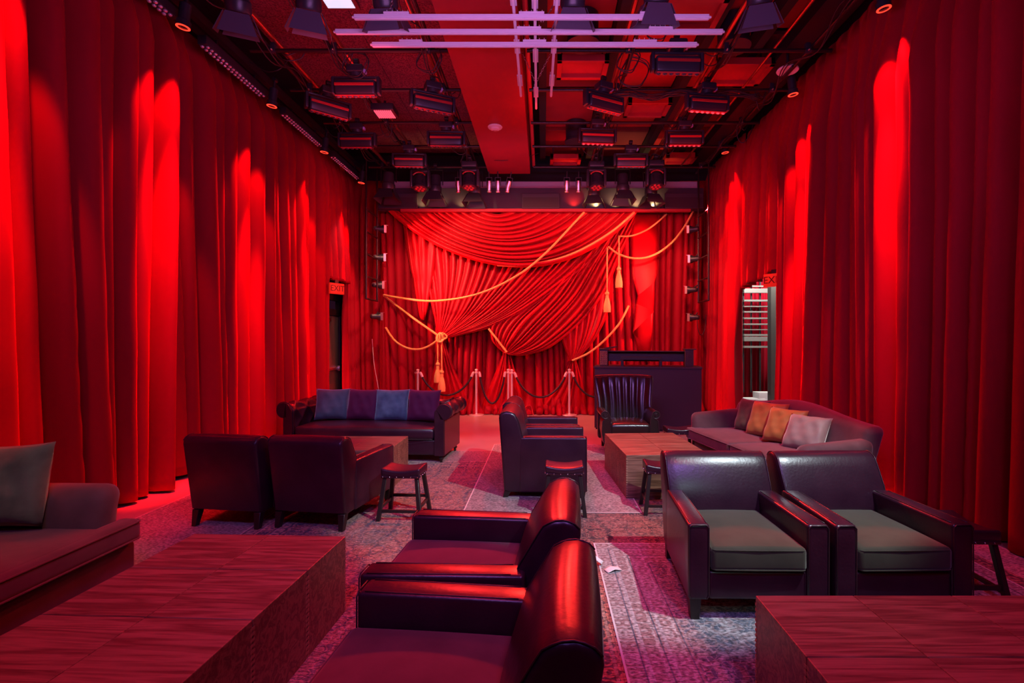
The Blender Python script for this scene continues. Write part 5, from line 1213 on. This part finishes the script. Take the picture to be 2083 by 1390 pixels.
# clamps where conduits cross the pipes, and cable loops hanging at the crossings
k0 = None
for X in (-3.32, -2.57, -1.42, 1.05, 2.25, 3.25):
    for Y in (6.26, 7.25, 8.35, 9.37, 10.5):
        if k0 is None:
            k0 = thing('pipe_clamp', 'small black clamp where a conduit crosses a black cross pipe', 'clamp', group='clamps at the pipe crossings')
            b = nb(); cyl(b, (-.035, 0, -.0), (.035, 0, -.0), .036, seg=14); box(b, -.03, .03, -.03, .03, .0, .09, .006); obj('clamp_body', b, 'body', k0)
            b = nb(); cyl(b, (0, -.05, -.01), (0, -.035, -.01), .012, seg=8); sph(b, (0, -.055, -.01), .010, 8); obj('wing_bolt', b, 'silver', k0); o = k0
        else: o = dup(k0)
        o.location = (X, Y, 5.2)
rnd = random.Random(77)
for X, Y in ((-3.3, 6.3), (-3.3, 7.3), (-3.3, 8.4), (-2.5, 6.3), (-2.5, 8.4), (-2.5, 9.4), (-1.4, 7.3), (-1.4, 8.4), (-1.4, 9.4), (1.05, 7.3), (1.05, 8.4), (1.05, 9.4), (2.25, 6.3), (2.25, 7.3), (2.25, 8.4), (2.25, 9.4), (3.2, 7.3), (3.2, 8.4)):
    dx = rnd.uniform(.15, .4) * rnd.choice((-1, 1)); h = rnd.uniform(.12, .30); k = rnd.uniform(-.1, .1)
    o = cable('short slack black cable looping down beside a conduit crossing', [(X, Y, 5.22), (X + dx * .15, Y + k, 5.22 - h * .7), (X + dx * .5, Y + k, 5.22 - h), (X + dx * .85, Y, 5.22 - h * .6), (X + dx, Y, 5.22), (X + dx * .8, Y + .03, 5.24), (X + dx * .4, Y - .03, 5.22 - h * .45), (X, Y, 5.25)], .006, 6)
    o['group'] = 'slack cable loops at the pipe crossings'

# ================================================================ LIGHTS
def aim(o, target):
    d = Vector(target) - o.location; o.rotation_euler = d.to_track_quat('-Z', 'Y').to_euler()
def spot(name, loc, tgt, e, col, ang, blend=.5, rad=.06):
    l = bpy.data.lights.new(name, 'SPOT'); l.energy = e; l.color = col; l.spot_size = R(ang); l.spot_blend = blend; l.shadow_soft_size = rad
    o = bpy.data.objects.new(name, l); COL.objects.link(o); o.location = loc; aim(o, tgt); return o
def area(name, loc, tgt, e, col, sx, sy):
    l = bpy.data.lights.new(name, 'AREA'); l.shape = 'RECTANGLE'; l.size = sx; l.size_y = sy; l.energy = e; l.color = col
    o = bpy.data.objects.new(name, l); COL.objects.link(o); o.location = loc; aim(o, tgt); return o
RED = (1, .006, .010)
for i, (x, y, z, s) in enumerate(SPL):
    tx = XL + .10 if s > 0 else XR - .10
    dy = -.04 if s > 0 else (.25 if y < 6 else .42)
    spot('curtain_beam', (x - s * .02, y, z - .05), (tx, y + dy, 2.2), 380, RED, 46, .35, .04)
    spot('curtain_beam_core', (x - s * .02, y, z - .05), (tx, y + dy, .5), 5200, RED, 17, .9, .04)
for px, py in ((725, 182), (727, 290), (1377, 135), (1392, 285)):
    c = Zp(px, py, 4.7); spot('strip_wash', c, (c.x * .8, c.y - .6, 0), 16, (1, .02, .05), 100, .9, .12)
spot('header_wash', (-1.5, 10.0, 4.4), (-1.3, 6.0, .4), 520, (1, .02, .02), 70, .6, .10)
spot('header_wash', (1.2, 10.0, 4.4), (1.1, 5.4, .4), 520, (1, .02, .02), 70, .6, .10)
spot('header_wash', (.1, 9.6, 4.4), (.0, 2.4, .5), 900, (1, .03, .02), 46, .6, .08)
for s, x0, xt in ((1, -3.55, XL), (-1, 3.2, XR)):
    spot('curtain_rake', (x0, 10.3, 4.3), (xt, 5.0, 2.4), 900, RED, 34, .8, .04)
    spot('curtain_rake', (x0 - s * .1, 10.3, 3.2), (xt, 6.0, 1.2), 420, RED, 40, .8, .04)
spot('floor_red', (-.9, 8.4, 4.5), (-.7, 9.4, 0), 900, (1, .04, .04), 62, .6, .08)
for s, x in ((1, -3.3), (-1, 3.1)):
    for z, e in ((4.0, 210), (3.4, 190), (2.8, 190), (2.3, 190)):
        spot('ladder_beam', (x, 10.5, z), (-s * .1, 11.3, z - .6), e * 1.4, (1, .06, .05), 74, .8, .05)
area('drape_top_light', (0, 10.2, 4.45), (0, 11.4, 2.4), 26, (1, .10, .07), 5.5, .12)
area('stage_red_fill', (0, 8.0, 4.2), (0, 11.4, 1.2), 100, (1, .03, .03), 6.0, .3)  # added red fill that brightens the stage curtains, no fixture of its own
spot('rope_key', (-3.0, 9.1, 4.35), (-.1, 11.1, 2.3), 330, (1, .70, .40), 80, .5, .04)
spot('stage_side_fill', (-2.5, 8.7, 4.35), (-2.9, 11.4, 2.0), 330, (1, .50, .28), 62, .7, .05)  # added fill for the dark left side of the stage backdrop
spot('stage_side_fill', (2.5, 8.7, 4.35), (2.9, 11.4, 2.2), 250, (1, .36, .2), 58, .7, .05)  # matching fill added for the right side of the backdrop
spot('rope_key', (2.9, 8.9, 4.35), (-.1, 11.1, 2.3), 90, (1, .70, .40), 76, .5, .04)
for x in (-2.6, -2.2, -1.75, 1.1, 1.55, 2.0, 2.35):
    spot('header_glow', (x, 10.80, 4.47), (x, 10.94, 4.75), 9 if x < 0 else 26.0, (1, .62, .22), 120, 1, .01)
spot('header_glow', (.66, 10.80, 4.47), (.66, 10.94, 4.75), 40, (1, .02, .01), 110, 1, .01)
spot('white_key', (2.9, 1.9, 5.2), (.8, 5.0, 0), 1150, (.80, .95, 1), 44, .25, .05)
spot('white_key_left', (-.4, 1.6, 5.2), (-1.75, 4.5, 0), 1150, (.95, .97, 1), 45, .3, .05)
spot('cool_front_light', (1.6, -1.0, 3.3), (1.3, 3.0, .55), 50, (.62, 1, .95), 22, .7, .06)
spot('white_sofa_fill', (-1.2, 1.6, 5.1), (-3.3, 3.0, .8), 130, (.80, 1, .82), 22, .7, .07)  # extra spot added to whiten the cushion on the taupe sofa
spot('blue_sofa_fill', (-1.4, 4.4, 5.0), (-2.2, 7.1, .7), 420, (.55, .80, 1), 26, .6, .07)  # cool spot added to give the tufted sofa's cushions blue highlights
spot('violet_wash', (-1.0, -.2, 4.9), (-.6, 5.0, .8), 330, (.45, .20, 1), 78, 1, .35)
spot('violet_wash', (1.4, -.2, 4.9), (.8, 4.6, .8), 300, (.45, .20, 1), 74, 1, .35)
area('violet_grid_fill', (0, 2.5, 3.2), (0, 7.5, 5.4), 110, (.62, .22, .75), 3, .3)  # unseen fill hung low to bring out undersides of the grid fixtures
area('header_lilac_fill', (0, 8.6, 4.0), (0, 10.8, 4.8), 14, (.70, .45, 1), 5, .2)  # added lilac fill, tints the header and shows its row of fixtures
spot('magenta_floor_wash', (-1.3, 1.6, 5.0), (-1.5, 2.2, 0), 170, (1, .02, .14), 62, .8, .15)
spot('magenta_floor_wash', (1.4, 1.6, 5.0), (1.5, 2.4, 0), 130, (1, .02, .16), 62, .8, .15)
spot('red_mid_wash', (.2, 5.6, 4.6), (0, 5.0, 0), 200, (1, .02, .06), 84, .8, .12)
area('ceiling_red_wash', (1.3, 7.4, 4.5), (1.4, 7.4, 5.9), 28, (1, .03, .03), 1.4, 3.0)
area('ceiling_red_wash', (-2.2, 6.6, 4.5), (-2.2, 6.6, 5.9), 22, (1, .06, .12), 1.2, 3.0)
# next room
area('side_room_light', (4.9, 10.6, 3.9), (5.0, 12.9, 1.6), 230, (1, .95, .88), .8, .6)
spot('door_light', (-3.6, 10.4, 4.9), (-4.6, 10.9, 1.2), 60, (1, .85, .7), 50, .6)
w = bpy.data.worlds.new('world'); scene.world = w; w.use_nodes = True
w.node_tree.nodes['Background'].inputs[0].default_value = (.05, .01, .03, 1); w.node_tree.nodes['Background'].inputs[1].default_value = .3
scene.cycles.use_denoising = True
scene.cycles.max_bounces = 7; scene.cycles.diffuse_bounces = 3; scene.cycles.glossy_bounces = 3
